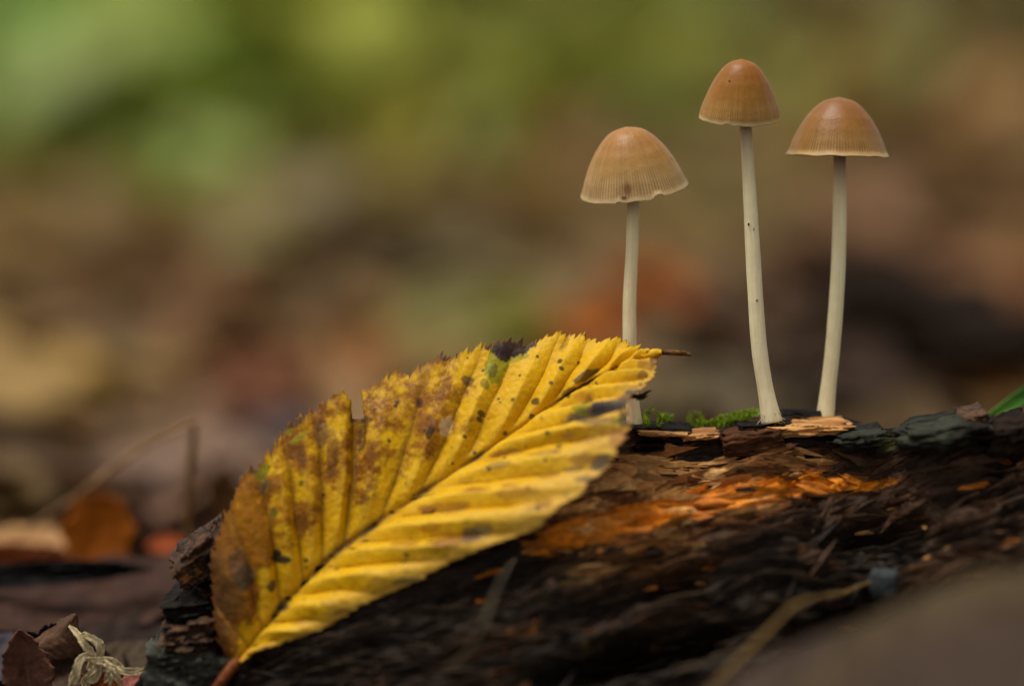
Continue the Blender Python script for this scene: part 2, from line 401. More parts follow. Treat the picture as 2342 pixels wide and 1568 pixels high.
# ------------------------------------------------------------------ green undergrowth beyond the litter
def undergrowth(name, label, spots, seed, leafsize=(0.03, 0.055)):
    rng = np.random.default_rng(seed); Vs, Fs, Cs = [], [], []; base = 0
    for (px, py, d, rx, h, n, c) in spots:
        n = int(n * 1.9); rx = rx * 1.25
        d = d * 0.78; rx = rx * 0.85; ctr = P(px, py, d)
        x = ctr[0] + rng.normal(0, rx * 0.5, n); y = ctr[1] + rng.normal(0, rx * 0.5, n)
        gz = ground_z(x, y); z = gz + rng.uniform(0.0, 1, n) ** 0.8 * h
        pos = np.stack([x, y, z], -1)
        an = rng.uniform(0, 2 * math.pi, n)
        nr = np.stack([rng.normal(0, 0.55, n), rng.normal(-0.35, 0.5, n), np.ones(n)], -1); nr /= np.linalg.norm(nr, axis=1)[:, None]
        dr = np.stack([np.cos(an), np.sin(an), rng.normal(-0.2, 0.3, n)], -1); dr -= nr * (dr * nr).sum(1)[:, None]; dr /= np.linalg.norm(dr, axis=1)[:, None]
        cc = lin(c)[None] * np.array([1.2, 1.15, 0.8]) * rng.uniform(0.8, 1.2, (n, 1)) * rng.uniform(0.9, 1.1, (n, 3))
        V, F, C = leaf_cluster(pos, rng.uniform(leafsize[0], leafsize[1], n), dr, nr, cc, rng=rng, shape=0.7)
        Vs.append(V); Fs.append(F + base); Cs.append(C); base += len(V)
        # stalks
        for k in range(max(6, n // 14)):
            i = rng.integers(0, n); root = np.array([x[i] + rng.normal(0, 0.01), y[i] + rng.normal(0, 0.01), gz[i] - 0.004]); top = pos[i]
            v, f = tube_arrays(np.stack([root, (root + top) / 2 + rng.normal(0, 0.006, 3), top]), np.array([0.0016, 0.0013, 0.0008]), 5, cap=False)
            Vs.append(v); Fs.append(f + base); Cs.append(np.tile(lin(c) * 0.8, (len(v), 1))); base += len(v)
    me = mesh_np(name, np.vstack(Vs), np.vstack(Fs), np.vstack(Cs))
    return tag(obj(name, me, M['green']), label, 'undergrowth', kind='stuff')

undergrowth('undergrowth', 'bright green leafy undergrowth on the bank beyond the leaf litter',
            [(300, 260, 1.50, 0.085, 0.075, 150, (128, 148, 66)), (180, 170, 1.62, 0.09, 0.10, 150, (112, 138, 54)), (420, 170, 1.65, 0.10, 0.11, 170, (128, 150, 64)), (330, 330, 1.42, 0.06, 0.035, 60, (122, 140, 64)),
             (20, 200, 1.6, 0.08, 0.08, 110, (116, 136, 52)), (-220, 200, 1.6, 0.14, 0.1, 160, (100, 130, 50))], 31)
undergrowth('undergrowth', 'yellow-green leafy undergrowth on the bank beyond the leaf litter',
            [(760, 120, 1.62, 0.09, 0.12, 170, (154, 150, 46)), (600, 210, 1.52, 0.08, 0.08, 130, (142, 150, 52)), (820, 260, 1.46, 0.07, 0.05, 90, (138, 142, 56)), (640, 30, 1.8, 0.10, 0.14, 150, (140, 134, 26)),
             (1050, 190, 1.55, 0.12, 0.05, 130, (124, 128, 48)), (700, 380, 1.36, .12, .018, 60, (122, 100, 54)), (1000, 330, 1.42, .13, .022, 80, (120, 98, 54)), (300, 410, 1.36, .12, .018, 60, (118, 102, 54)), (1350, 250, 1.55, .13, .026, 90, (124, 94, 56)), (1560, 150, 1.7, .13, .035, 90, (118, 90, 50)), (1240, 330, 1.42, .10, .02, 60, (120, 94, 56)), (520, 320, 1.42, 0.07, 0.03, 60, (134, 128, 56)), (870, 30, 1.85, 0.10, 0.14, 150, (146, 140, 44))], 32)
undergrowth('undergrowth', 'dark green leafy undergrowth on the bank beyond the leaf litter',
            [(100, 20, 1.85, 0.10, 0.13, 170, (84, 104, 14)), (-200, 0, 1.9, 0.16, 0.16, 200, (70, 96, 14)), (320, -10, 1.95, 0.10, 0.12, 140, (80, 104, 16)), (1230, 40, 1.85, 0.15, 0.07, 190, (92, 112, 26)), (1060, 10, 1.95, 0.10, 0.12, 130, (104, 112, 28)), (1420, 60, 1.8, 0.08, 0.05, 80, (98, 92, 40)),
             (1920, 50, 1.8, 0.10, 0.06, 110, (108, 96, 40)), (2120, 20, 1.9, 0.12, 0.09, 120, (92, 82, 34)), (2300, 20, 1.95, 0.12, 0.09, 110, (98, 80, 44))], 33)

# ------------------------------------------------------------------ the yellow leaf
mid_px = np.array([(545, 1506), (578, 1467), (648, 1382), (700, 1327), (773, 1258), (860, 1197), (977, 1118), (1077, 1054), (1158, 998), (1261, 925), (1326, 883), (1387, 850), (1443, 824), (1513, 808)], float)
up_px = np.array([(528, 1508), (512, 1490), (500, 1461), (490, 1400), (484, 1345), (480, 1287), (492, 1240), (508, 1200), (513, 1172), (524, 1165), (529, 1146), (545, 1110), (551, 1093), (573, 1067), (590, 1072), (605, 1043), (622, 1030), (646, 987), (674, 958), (694, 952), (719, 934), (745, 918), (781, 893), (796, 912), (800, 958), (844, 962), (842, 926), (827, 893), (850, 884), (873, 867), (912, 846), (926, 862), (949, 846), (968, 832), (994, 822), (1016, 808), (1030, 828), (1047, 810), (1080, 798), (1110, 784), (1124, 805), (1141, 784), (1172, 776), (1219, 786), (1231, 776), (1260, 768), (1284, 757), (1295, 771), (1335, 764), (1350, 775), (1385, 784), (1410, 775), (1428, 778), (1432, 796), (1460, 796), (1471, 802), (1513, 804)], float)
lo_px = np.array([(548, 1512), (579, 1486), (625, 1474), (686, 1456), (744, 1435), (828, 1382), (900, 1352), (962, 1325), (977, 1313), (1040, 1281), (1107, 1252), (1171, 1230), (1236, 1206), (1246, 1190), (1289, 1155), (1342, 1124), (1340, 1108), (1382, 1074), (1404, 1048), (1415, 1026), (1440, 980), (1432, 935), (1449, 900), (1477, 883), (1502, 850), (1496, 841), (1513, 812)], float)
def arclen(p): return np.concatenate([[0], np.cumsum(np.linalg.norm(np.diff(p, axis=0), axis=1))])
ms = arclen(mid_px); ms /= ms[-1]
def near_s(poly, s, q):                     # parameter of the nearest point on a polyline
    dense = np.stack([np.interp(np.linspace(0, 1, 2000), s, poly[:, k]) for k in (0, 1)], -1)
    return np.linspace(0, 1, 2000)[np.argmin(((dense - np.asarray(q)) ** 2).sum(1))]
us = arclen(up_px); us /= us[-1]; ls = arclen(lo_px); ls /= ls[-1]
upc = [((545, 1506), (528, 1508)), ((570, 1477), (486, 1370)), ((600, 1440), (520, 1166)), ((639, 1393), (590, 1072)), ((690, 1337), (646, 987)), ((735, 1293), (719, 934)), ((790, 1247), (822, 950)), ((870, 1190), (988, 824)), ((965, 1126), (1110, 784)), ((1060, 1065), (1180, 776)), ((1160, 997), (1284, 757)), ((1261, 925), (1345, 770)), ((1330, 881), (1428, 778)), ((1387, 850), (1460, 796)), ((1513, 808), (1513, 804))]
loc = [((545, 1506), (548, 1512)), ((578, 1467), (690, 1455)), ((648, 1382), (828, 1382)), ((700, 1327), (970, 1318)), ((773, 1258), (1140, 1241)), ((860, 1197), (1289, 1155)), ((977, 1118), (1385, 1070)), ((1077, 1054), (1440, 985)), ((1158, 998), (1434, 938)), ((1261, 925), (1449, 900)), ((1326, 883), (1490, 868)), ((1443, 824), (1505, 830)), ((1513, 808), (1513, 812))]
us_map = np.array([(near_s(mid_px, ms, a), near_s(up_px, us, b)) for a, b in upc]); ls_map = np.array([(near_s(mid_px, ms, a), near_s(lo_px, ls, b)) for a, b in loc])
us_map[:, 1] = np.maximum.accumulate(us_map[:, 1]); ls_map[:, 1] = np.maximum.accumulate(ls_map[:, 1])
us_map[-1] = 1; ls_map[-1] = 1; us_map[0] = 0; ls_map[0] = 0
NS, NT = 620, 110
# even spacing along the margins gives the teeth enough points
sgrid_u = np.interp(np.linspace(0, 1, NS), 0.5 * (us_map[:, 0] + us_map[:, 1]) / 1.0, us_map[:, 0])
S = sgrid_u
midp = np.stack([np.interp(S, ms, mid_px[:, k]) for k in (0, 1)], -1)
for _ in range(25): midp[1:-1] = 0.5 * midp[1:-1] + 0.25 * (midp[2:] + midp[:-2])
def margin(poly, s, mp, toothA, toothP, seed, sgn):
    m = np.interp(S, mp[:, 0], mp[:, 1])
    q = np.stack([np.interp(m, s, poly[:, k]) for k in (0, 1)], -1)
    L = arclen(poly)[-1] * m
    out = q - midp; out /= np.linalg.norm(out, axis=1)[:, None] + 1e-6
    ph = L / toothP + 0.4 * vnoise(L / 60, 0.5, 0, seed); f = ph - np.floor(ph)
    quiet = 1 - np.exp(-((q[:, 0] - 820) / 30) ** 2) * (1 if sgn > 0 else 0)
    amp = quiet * toothA * (0.65 + 0.5 * vnoise(np.floor(ph) * 1.37, 2.5, 0, seed + 1))
    saw = np.where(f < 0.72, f / 0.72, (1 - f) / 0.28)
    ph2 = L / (toothP * 0.42); f2 = ph2 - np.floor(ph2); saw2 = np.where(f2 < 0.7, f2 / 0.7, (1 - f2) / 0.3)
    fade = np.clip(np.minimum(m, 1 - m) / 0.03, 0, 1)
    qs = q.copy()
    for _ in range(140): qs[1:-1] = 0.5 * qs[1:-1] + 0.25 * (qs[2:] + qs[:-2])
    return qs, q + out * ((amp * (saw - 0.5) + 0.4 * quiet * toothA * (saw2 - 0.5)) * fade)[:, None]
upq = margin(up_px, us, us_map, 26.0, 30.0, 71, 1); loq = margin(lo_px, ls, ls_map, 17.0, 34.0, 72, -1)
tt = np.linspace(0, 1, NT) ** 0.9
def half(mq, bend, veins_s, depth_fn, seed, sgn):
    T, SS = np.meshgrid(tt, S, indexing='xy')
    qs, qt = mq
    px = midp[:, None] * (1 - T[..., None]) + qs[:, None] * T[..., None]
    edge = (qt - qs)[:, None] * (T ** 9)[..., None]
    # veins bow towards the tip
    tang = np.gradient(midp, axis=0); tang /= np.linalg.norm(tang, axis=1)[:, None] + 1e-9
    bow = np.sin(math.pi * T) * bend * np.minimum(1, np.minimum(SS, 1 - SS) / 0.12)
    px = px + bow[..., None] * tang[:, None]
    nrm_ = qs - midp; ln_ = np.linalg.norm(nrm_, axis=1) + 1e-6
    dT = (edge * (nrm_ / ln_[:, None])[:, None]).sum(-1) / np.maximum(ln_, 25)[:, None]
    d = depth_fn(SS, np.clip(T + dT, 0, 1.3))
    px = px + edge; B = P(px[..., 0], px[..., 1], d)
    n = grid_normals(B)
    if n[NS // 2, NT // 2] @ (cam_pos - B[NS // 2, NT // 2]) < 0: n = -n
    # pleats: the veins lie in grooves, the blade arches between them
    phi = np.interp(SS + 0.006 * vnoise(SS * 30, T * 3, 0, seed), veins_s, np.arange(len(veins_s)))
    f = phi - np.floor(phi); k = np.floor(phi)
    asym = 0.62 if sgn > 0 else 0.40
    arch = np.where(f < asym, f / asym, (1 - f) / (1 - asym)); arch = 0.7 * arch + 0.3 * np.sin(arch * math.pi / 2)
    amp = 0.0017 * (0.75 + 0.35 * vnoise(k * 1.7, seed * 0.3, 0, seed)) * sstep(0.0, 0.22, T) * (1 - 0.8 * sstep(0.6, 1.0, T)) * np.minimum(1, np.minimum(SS, 1 - SS) / 0.06)
    h = amp * (arch - 0.5)
    h = h - 0.0003 * np.exp(-(T / 0.03) ** 2)                               # midrib groove
    h = h + 0.00035 * fbm(px[..., 0] / 60, px[..., 1] / 60, 0, seed + 4, 3) + 0.00010 * fbm(px[..., 0] / 9, px[..., 1] / 9, 0, seed + 5, 2)
    h = h + 0.0006 * sstep(0.75, 1, T) * vnoise(SS * 13, 0.2, 0, seed + 6)  # wavy margin
    return B + n * h[..., None], px, phi, f, T, SS
vs_u = np.array([0] + [near_s(mid_px, ms, (x, np.interp(x, mid_px[:, 0], mid_px[:, 1]))) for x in (566, 600, 642, 690, 735, 785, 868, 960, 1058, 1160, 1258, 1330, 1390, 1445)] + [1.0])
vs_l = np.array([0] + [near_s(mid_px, ms, (x, np.interp(x, mid_px[:, 0], mid_px[:, 1]))) for x in (570, 615, 668, 730, 800, 880, 980, 1078, 1165, 1262, 1332, 1395, 1450)] + [1.0])
def dmid(s): return np.interp(s, [0, .15, .4, .7, .9, 1], [.3885, .3905, .3925, .395, .397, .3975])
def d_up(s, t): return dmid(s) + t * np.interp(s, [0, .1, .35, .7, .92, 1], [.001, .002, .008, .0065, .002, 0]) - 0.0012 * np.sin(math.pi * t) 
def d_lo(s, t): return dmid(s) - t * np.interp(s, [0, .1, .35, .7, .9, 1], [.001, .004, .0100, .0075, .003, 0]) - 0.0016 * np.sin(math.pi * t) * np.minimum(1, np.minimum(s, 1 - s) / .15)
PU, pxu, phu, fu, TU, SU = half(upq, 10, vs_u, d_up, 81, 1)
PL_, pxl, phl, fl, TL, SL = half(loq, 14, vs_l, d_lo, 82, -1)

def leaf_colour(px, T, S_, phi, f, upper, P3):
    x, y = px[..., 0], px[..., 1]
    nA = fbm(x / 55, y / 55, 0, 91, 4); nB = fbm(x / 16, y / 16, 0, 92, 4); nC = fbm(x / 6, y / 6, 0, 93, 3); nD = fbm(x / 130, y / 130, 0, 94, 2)
    c = np.zeros(x.shape + (3,)); c[...] = lin((238, 186, 6))
    c = mixc(c, 0.6 * sstep(-0.1, 0.5, nD + 0.6 * nB), lin((232, 176, 14)))
    arch = np.where(f < 0.5, f, 1 - f) * 2
    c = mixc(c, (0.35 if upper else 0.6) * sstep(0.3, 0.95, arch + 0.4 * nA), lin((246, 204, 60)))  # ridges between veins paler: top light painted into the pigment
    if upper:
        bs = np.interp(x, [480, 560, 700, 850, 960, 1040, 1120, 1180, 1260, 1500], [.95, .60, .48, .46, .54, .48, .08, -.08, -.12, -.08]) * sstep(0.04, 0.45, T + 0.12 * nA)
        bs = bs + np.interp(x, [480, 620, 760], [.35, .15, 0]) * (1 - T)
        br = sstep(0.30, 0.62, bs + 0.24 * nB + 0.50 * nA + 0.10 * nC)
        c = mixc(c, 0.85 * br, lin((160, 92, 14))); c = mixc(c, 0.65 * br * sstep(0.05, 0.45, nA + 0.4 * nC), lin((116, 66, 24)))
        c = mixc(c, 0.45 * br * sstep(0.15, 0.5, -nA), lin((196, 128, 30)))
        rust = np.exp(-(np.minimum(f, 1 - f) / 0.10) ** 2) * sstep(1150, 900, x)
        c = mixc(c, 0.55 * rust, lin((104, 56, 26)))
        c = mixc(c, 0.85 * sstep(560, 500, x + 30 * nA + 0.0 * y) * sstep(1180, 1300, y), lin((92, 58, 26)))
    else:
        br = sstep(0.42, 0.7, 0.35 * sstep(0.4, 0.9, T) + 0.5 * nB + 0.35 * nA - 0.05)
        c = mixc(c, 0.5 * br, lin((196, 136, 44)))
        c = mixc(c, 0.6 * sstep(0.5, 1.0, T + 0.2 * nA), lin((236, 190, 92)))
        c = mixc(c, 0.45 * sstep(0.2, 0.6, nA + 0.3 * nC) * sstep(0.15, 0.5, f) * sstep(1.0, 0.6, f), lin((204, 146, 10)))
        c = mixc(c, 0.6 * np.exp(-(T / 0.10) ** 2) * sstep(1050, 700, x) * sstep(-0.3, 0.3, nB), lin((150, 92, 20)))
    # veinlets
    vl = np.abs(fbm(x / 4.5, y / 4.5, 0, 95, 2)); c = c * (1 - 0.10 * sstep(0.12, 0.0, vl))[..., None]
    c = mixc(c, 0.5 * np.exp(-(np.minimum(f, 1 - f) / 0.045) ** 2) * sstep(0.02, 0.1, T), lin((190, 132, 30)))
    # midrib: pale with purple-brown stretches
    mr = np.exp(-(T / 0.022) ** 2); c = mixc(c, 0.7 * mr, lin((196, 140, 40)))
    dk = sum(np.exp(-((x - q) / w_) ** 2) for q, w_ in ((770, 55), (850, 22), (972, 22), (1090, 22), (1345, 45), (1290, 20), (640, 18)))
    c = mixc(c, np.exp(-(T / 0.040) ** 2) * np.clip(dk * (1 + 0.8 * nB), 0, 1) * 0.9, lin((74, 46, 40)))
    # patches of decay: place, size, tilt, colour
    for (bx, by, rx, ry, tl, cc, k) in PATCH:
        a = math.radians(tl); q = (x - bx) * math.cos(a) - (y - by) * math.sin(a); r = (x - bx) * math.sin(a) + (y - by) * math.cos(a)
        dd = np.sqrt((q / rx) ** 2 + (r / ry) ** 2) + 0.42 * nB + 0.22 * nC
        c = mixc(c, k * sstep(1.08, 0.86, dd), lin(cc))
    # small dark spots
    for (bx, by, r) in SPOTS:
        dd = np.hypot(x - bx, (y - by) * 1.1) / r + 0.25 * nC
        c = mixc(c, 0.85 * sstep(1.15, 0.8, dd), lin((66, 50, 34)))
    # browned teeth
    c = mixc(c, 0.8 * sstep(0.975, 1.0, T + 0.012 * nA), lin((126, 78, 36)))
    return c
BRN, GRY, GRN, DK = (98, 62, 36), (96, 84, 76), (138, 142, 24), (58, 38, 34)
PATCH = [(1135, 835, 26, 46, -20, GRN, .75), (1180, 815, 34, 12, 8, (150, 150, 20), .7), (1172, 788, 58, 28, 8, DK, .97), (1150, 808, 22, 18, 0, DK, .95), (1128, 850, 9, 20, -20, (70, 60, 20), .6), (1110, 880, 10, 12, 0, (110, 112, 40), .6),
         (1355, 945, 66, 13, 14, GRY, .85), (1400, 932, 48, 12, 10, (74, 66, 66), .85), (1345, 915, 14, 16, 0, DK, .8), (1330, 938, 18, 12, 0, GRN, .6), (1440, 905, 30, 12, 20, GRY, .9), (1415, 962, 18, 8, 20, (150, 160, 40), .7), (1430, 960, 18, 16, 0, GRY, .75), (1365, 965, 30, 10, 10, (120, 84, 54), .7),
         (1372, 1056, 26, 16, 25, GRY, .85), (1335, 1050, 34, 14, 10, (170, 112, 46), .6), (1415, 1000, 22, 26, 0, (176, 110, 54), .65), (1345, 858, 34, 8, 28, (80, 62, 54), .8), (1300, 895, 20, 6, 30, (84, 60, 40), .7), (1495, 826, 12, 9, 0, (90, 76, 66), .8), (1480, 835, 26, 12, 20, (180, 124, 60), .6),
         (1040, 1235, 62, 13, 6, (150, 92, 30), .8), (1075, 1222, 20, 18, 0, (112, 84, 60), .8), (1010, 1160, 60, 10, 5, (176, 116, 24), .7), (1180, 1130, 50, 10, 5, (190, 132, 40), .6), (930, 1240, 40, 12, 4, (176, 116, 22), .6), (1105, 1210, 24, 10, 4, (116, 104, 80), .7),
         (642, 1278, 26, 9, -8, (52, 42, 32), .95), (634, 1268, 10, 14, 0, (52, 42, 32), .95), (560, 1320, 24, 30, 0, (84, 74, 56), .85), (545, 1290, 22, 40, 0, (90, 62, 36), .7), (620, 1340, 10, 16, 0, (70, 58, 44), .85), (648, 1388, 16, 9, 0, (84, 72, 56), .8), (530, 1370, 30, 50, 0, (90, 62, 30), .6),
         (628, 1170, 8, 12, 0, (96, 100, 24), .8), (600, 1080, 12, 26, -30, (120, 128, 20), .75), (685, 1000, 24, 8, 35, (170, 160, 16), .7), (690, 1105, 6, 8, 0, (92, 96, 24), .8), (605, 1110, 7, 18, -30, (96, 90, 60), .8), (660, 985, 10, 10, 0, (150, 146, 20), .6),
         (672, 966, 22, 12, 20, (70, 50, 40), .9), (578, 1072, 14, 10, 0, (78, 60, 46), .8), (1018, 816, 12, 12, 0, (60, 42, 38), .9), (806, 955, 12, 14, 0, (72, 52, 38), .7), (830, 962, 24, 10, 0, (110, 68, 30), .7), (832, 990, 12, 40, -8, (98, 62, 30), .7),
         (985, 990, 8, 18, -20, (60, 42, 34), .85), (958, 920, 10, 10, 0, (90, 60, 46), .8), (1020, 975, 14, 26, -25, (232, 206, 160), .55), (735, 990, 20, 30, 0, (100, 66, 50), .6), (760, 1040, 12, 60, 0, (110, 66, 36), .5), (1070, 870, 14, 12, 0, (96, 72, 50), .75), (690, 1050, 10, 40, 0, (104, 64, 30), .5), (1360, 770, 30, 5, -12, (64, 54, 44), .85), (1290, 790, 8, 20, -30, (150, 100, 40), .5)]
prr = np.random.default_rng(17)
for _ in range(46):
    k = prr.uniform(0.08, 0.92); t_ = prr.uniform(0.15, 0.98); m_ = np.array([np.interp(k, ms, mid_px[:, 0]), np.interp(k, ms, mid_px[:, 1])]); e_ = np.array([np.interp(np.interp(k, ls_map[:, 0], ls_map[:, 1]), ls, lo_px[:, q]) for q in (0, 1)])
    b_ = m_ * (1 - t_) + e_ * t_; PATCH.append((float(b_[0]), float(b_[1]), float(prr.uniform(8, 42)), float(prr.uniform(4, 9)), 8.0, [(178, 112, 26), (150, 92, 40), (128, 100, 72), (196, 140, 70)][int(prr.integers(0, 4))], float(prr.uniform(.35, .75))))
SPOTS = [(1225, 918, 10), (1216, 952, 7), (1286, 847, 5), (1323, 825, 5), (1283, 830, 7), (1174, 918, 5), (1100, 945, 8), (1096, 958, 7), (1278, 1020, 7), (1155, 990, 6), (1258, 996, 5), (1155, 1048, 5), (1230, 1165, 6), (1317, 1170, 6), (958, 918, 5), (908, 921, 6), (905, 930, 5), (1085, 1035, 5), (1230, 818, 4), (1105, 848, 4), (1300, 905, 6), (1262, 880, 5), (930, 1268, 6), (925, 1280, 5), (700, 1280, 6), (768, 1300, 5), (1210, 1118, 4), (1250, 1055, 4), (1120, 1075, 5), (1035, 1060, 4), (1063, 1000, 5), (1140, 910, 4), (1190, 862, 4), (740, 1130, 5), (860, 940, 4), (890, 1010, 5), (1465, 880, 4), (1450, 872, 3), (1470, 870, 3), (1395, 905, 4), (1350, 890, 4)]
SPOTS += [(float(a), float(b), float(r)) for a, b, r in zip(np.random.default_rng(5).uniform(560, 1480, 90), np.random.default_rng(6).uniform(780, 1440, 90), np.random.default_rng(8).uniform(1.5, 3.5, 90))]
CU = leaf_colour(pxu, TU, SU, phu, fu, True, PU); CL = leaf_colour(pxl, TL, SL, phl, fl, False, PL_)
# one blade: upper margin -> midrib -> lower margin
BL = np.concatenate([PU[:, ::-1], PL_[:, 1:]], axis=1); BC = np.concatenate([CU[:, ::-1], CL[:, 1:]], axis=1)
mrow = NT - 1; BL[:, mrow] = 0.5 * (PU[:, 0] + PL_[:, 0])
leafroot = thing('fallen_leaf', 'large yellow and brown serrated leaf leaning on the rotten log', 'leaf', P(545, 1506, .3885))
lme = mesh_np('blade', BL.reshape(-1, 3), grid_faces(NS, 2 * NT - 1), BC.reshape(-1, 3))
bo = obj('blade', lme, M['leaf'], leafroot)
so_ = bo.modifiers.new('thickness', 'SOLIDIFY'); so_.thickness = 0.00018; so_.offset = 0
tube('petiole', [P(560, 1490, .3892), P(540, 1513, .3883), P(522, 1537, .388), P(500, 1566, .388), P(478, 1600, .389), P(462, 1640, .391)], [8 * K, 11 * K, 12 * K, 11.5 * K, 11.5 * K, 13 * K], M['petiole'], leafroot, rough=0.15)
tp = tube('leaf_tip', [P(1478, 806, .3972), P(1520, 806, .3972), P(1548, 806, .397), P(1568, 808, .397), P(1580, 812, .3965)], [4 * K, 5.5 * K, 6 * K, 5 * K, 2.5 * K], M['tip'], leafroot, rough=0.3, seed=4)
tp['label'] = 'dark shrivelled leaf tip'
for (a, b, c2) in [((1548, 806), (1556, 801), (1562, 793)), ((1520, 806), (1524, 802), (1526, 798)), ((1566, 808), (1574, 808), (1580, 805))]:
    tube('tooth', [P(*a, .397), P(*b, .397), P(*c2, .397)], [2.5 * K, 2 * K, 0.6 * K], M['tip'], leafroot, n=10, ns=6)
tube('tooth', [P(1440, 906, .3945), P(1468, 905, .394), P(1478, 898, .394), P(1490, 892, .394)], [5 * K, 5 * K, 3.5 * K, 1.0 * K], M['wood_grey'], leafroot, n=20, ns=8)
tube('tooth', [P(1455, 912, .394), P(1470, 911, .394), P(1484, 903, .394)], [3 * K, 3 * K, 0.8 * K], M['wood_grey'], leafroot, n=12, ns=8)

# ------------------------------------------------------------------ the rotten log
crest = np.array([(330, 1395, .402), (400, 1350, .402), (500, 1300, .400), (700, 1225, .398), (900, 1150, .397), (1080, 1090, .398), (1250, 1040, .400), (1380, 1003, .402), (1445, 978, .404), (1540, 979, .404), (1600, 990, .404), (1690, 978, .403),
                  (1760, 962, .403), (1850, 960, .406), (1930, 966, .409), (1960, 990, .409), (2060, 996, .404), (2090, 985, .402), (2150, 980, .401), (2235, 976, .400), (2262, 985, .400), (2342, 960, .400), (2500, 905, .400), (2700, 880, .400)], float)
NU, NV = 900, 300
cu = np.linspace(0, 1, NU)
cxp = np.interp(cu, [0, 1], [398, 2700])
cpx = np.interp(cxp, crest[:, 0], crest[:, 1]); cpd = np.interp(cxp, crest[:, 0], crest[:, 2])
ker = np.ones(9) / 9; cpx = np.convolve(np.pad(cpx, 4, 'edge'), ker, 'valid'); cpd = np.convolve(np.pad(cpd, 30, 'edge'), np.ones(61) / 61, 'valid')
C3 = P(cxp, cpx, cpd)
prof = np.array([(-.0420, -.075), (-.0400, -.055), (-.0365, -.042), (-.0325, -.032), (-.0275, -.023), (-.0216, -.0155), (-.0152, -.0092), (-.0085, -.0042), (-.0038, -.0013), (0, 0),
                 (.004, -.0010), (.010, -.0050), (.016, -.012), (.021, -.022), (.024, -.038), (.024, -.075)])
pl = np.concatenate([[0], np.cumsum(np.linalg.norm(np.diff(prof, axis=0), axis=1))]); pl /= pl[-1]
qv = np.concatenate([np.linspace(0, 0.66, NV - 50, endpoint=False), np.linspace(0.66, 1, 50)])
pr = np.stack([np.interp(qv, pl, prof[:, 0]), np.interp(qv, pl, prof[:, 1])], -1)
for _ in range(6): pr[1:-1] = pr[1:-1] * 0.5 + 0.25 * (pr[2:] + pr[:-2])
U = np.broadcast_to(cu[:, None], (NU, NV)); 
L0 = np.zeros((NU, NV, 3)); L0[...] = C3[:, None]
taper = np.interp(cxp, [398, 480, 640, 900, 1200], [.22, .3, .6, .8, 1])
L0[..., 1] += pr[None, :, 0] * taper[:, None]; L0[..., 2] += pr[None, :, 1]

LN = grid_normals(L0)
if LN[NU // 2, NV // 3, 1] > 0: LN = -LN
al = math.radians(15)
ga = L0[..., 0] * math.cos(al) + L0[..., 2] * math.sin(al); gb = -L0[..., 0] * math.sin(al) + L0[..., 2] * math.cos(al); gc = L0[..., 1]
lx, ly, ld = proj(L0)
front = sstep(0.0, 0.004, (L0[..., 2] * 0 + (C3[:, None, 2] - L0[..., 2])) )     # 0 on the crest, 1 on the flanks
# fibres and ledges run along the grain
wa = ga + 0.004 * fbm(ga * 60, gb * 60, gc * 60, 5, 3)
wb = gb + 0.0022 * fbm(ga * 110, gb * 160, gc * 120, 6, 3)
n_big = fbm(wa * 24, wb * 130, gc * 100, 41, 3)
n_mid = fbm(wa * 48, wb * 420, gc * 300, 42, 4)
n_fine = fbm(wa * 150, wb * 1500, gc * 900, 43, 3)
ledge = n_big * 3.0 + n_mid * 0.9; ledge = np.floor(ledge) + sstep(0.55, 0.95, ledge - np.floor(ledge))
pit = sstep(0.25, 0.6, fbm(wa * 120, wb * 260, gc * 200, 44, 3))
rdg = 1 - np.abs(fbm(wa * 40, wb * 520, gc * 380, 46, 4)) * 2
disp = 0.0010 * rdg * front + 0.0010 * ledge + 0.0016 * n_mid * (0.4 + 0.6 * front) + 0.0006 * n_fine - 0.0020 * pit * front
# hollows under the log and in its flank
for (hx, hy, rx, ry, dep) in [(1480, 1490, 210, 42, .012), (1900, 1432, 120, 32, .009), (2010, 1215, 110, 26, .006), (1330, 1390, 170, 40, .003), (1050, 1400, 260, 60, .002), (2230, 1120, 80, 28, .005), (1560, 1330, 60, 22, .004), (2330, 1030, 60, 30, .004), (1460, 1018, 60, 8, .002), (1120, 1300, 180, 40, .004)]:
    q = ((lx - hx) * math.cos(-0.25) - (ly - hy) * math.sin(-0.25)); r = ((lx - hx) * math.sin(0.25) + (ly - hy) * math.cos(0.25))
    disp = disp - dep * np.exp(-((q / rx) ** 2 + (r / ry) ** 2) ** 1.5)
LOG = L0 + LN * disp[..., None]
LOG[..., 2] = np.where(qv[None] > 0.62, np.minimum(LOG[..., 2], C3[:, None, 2] + 0.0012), LOG[..., 2])
# the wood gives way where the leaf rests on it
lx, ly, ld = proj(LOG)
bx_, by_, bd_ = proj(BL.reshape(-1, 3)); cell = 6.0
leafmax = np.full((420, 300), -1.0); np.maximum.at(leafmax, ((bx_ / cell).astype(int).clip(0, 419), (by_ / cell).astype(int).clip(0, 299)), bd_)
for _ in range(2):
    q = leafmax.copy()
    for sx, sy in ((1, 0), (-1, 0), (0, 1), (0, -1)): q = np.maximum(q, np.roll(np.roll(leafmax, sx, 0), sy, 1))
    leafmax = q
leafd = leafmax[(lx / cell).astype(int).clip(0, 419), (ly / cell).astype(int).clip(0, 299)]
push = np.clip(leafd + 0.0006 - ld, 0, 0.03) * (leafd > 0)
ray = LOG - cam_pos; ray /= np.linalg.norm(ray, axis=-1, keepdims=True)
LOG = LOG + ray * push[..., None]
def under_leaf(px, py): return leafmax[int(np.clip(px / cell, 0, 419)), int(np.clip(py / cell, 0, 299))] > 0
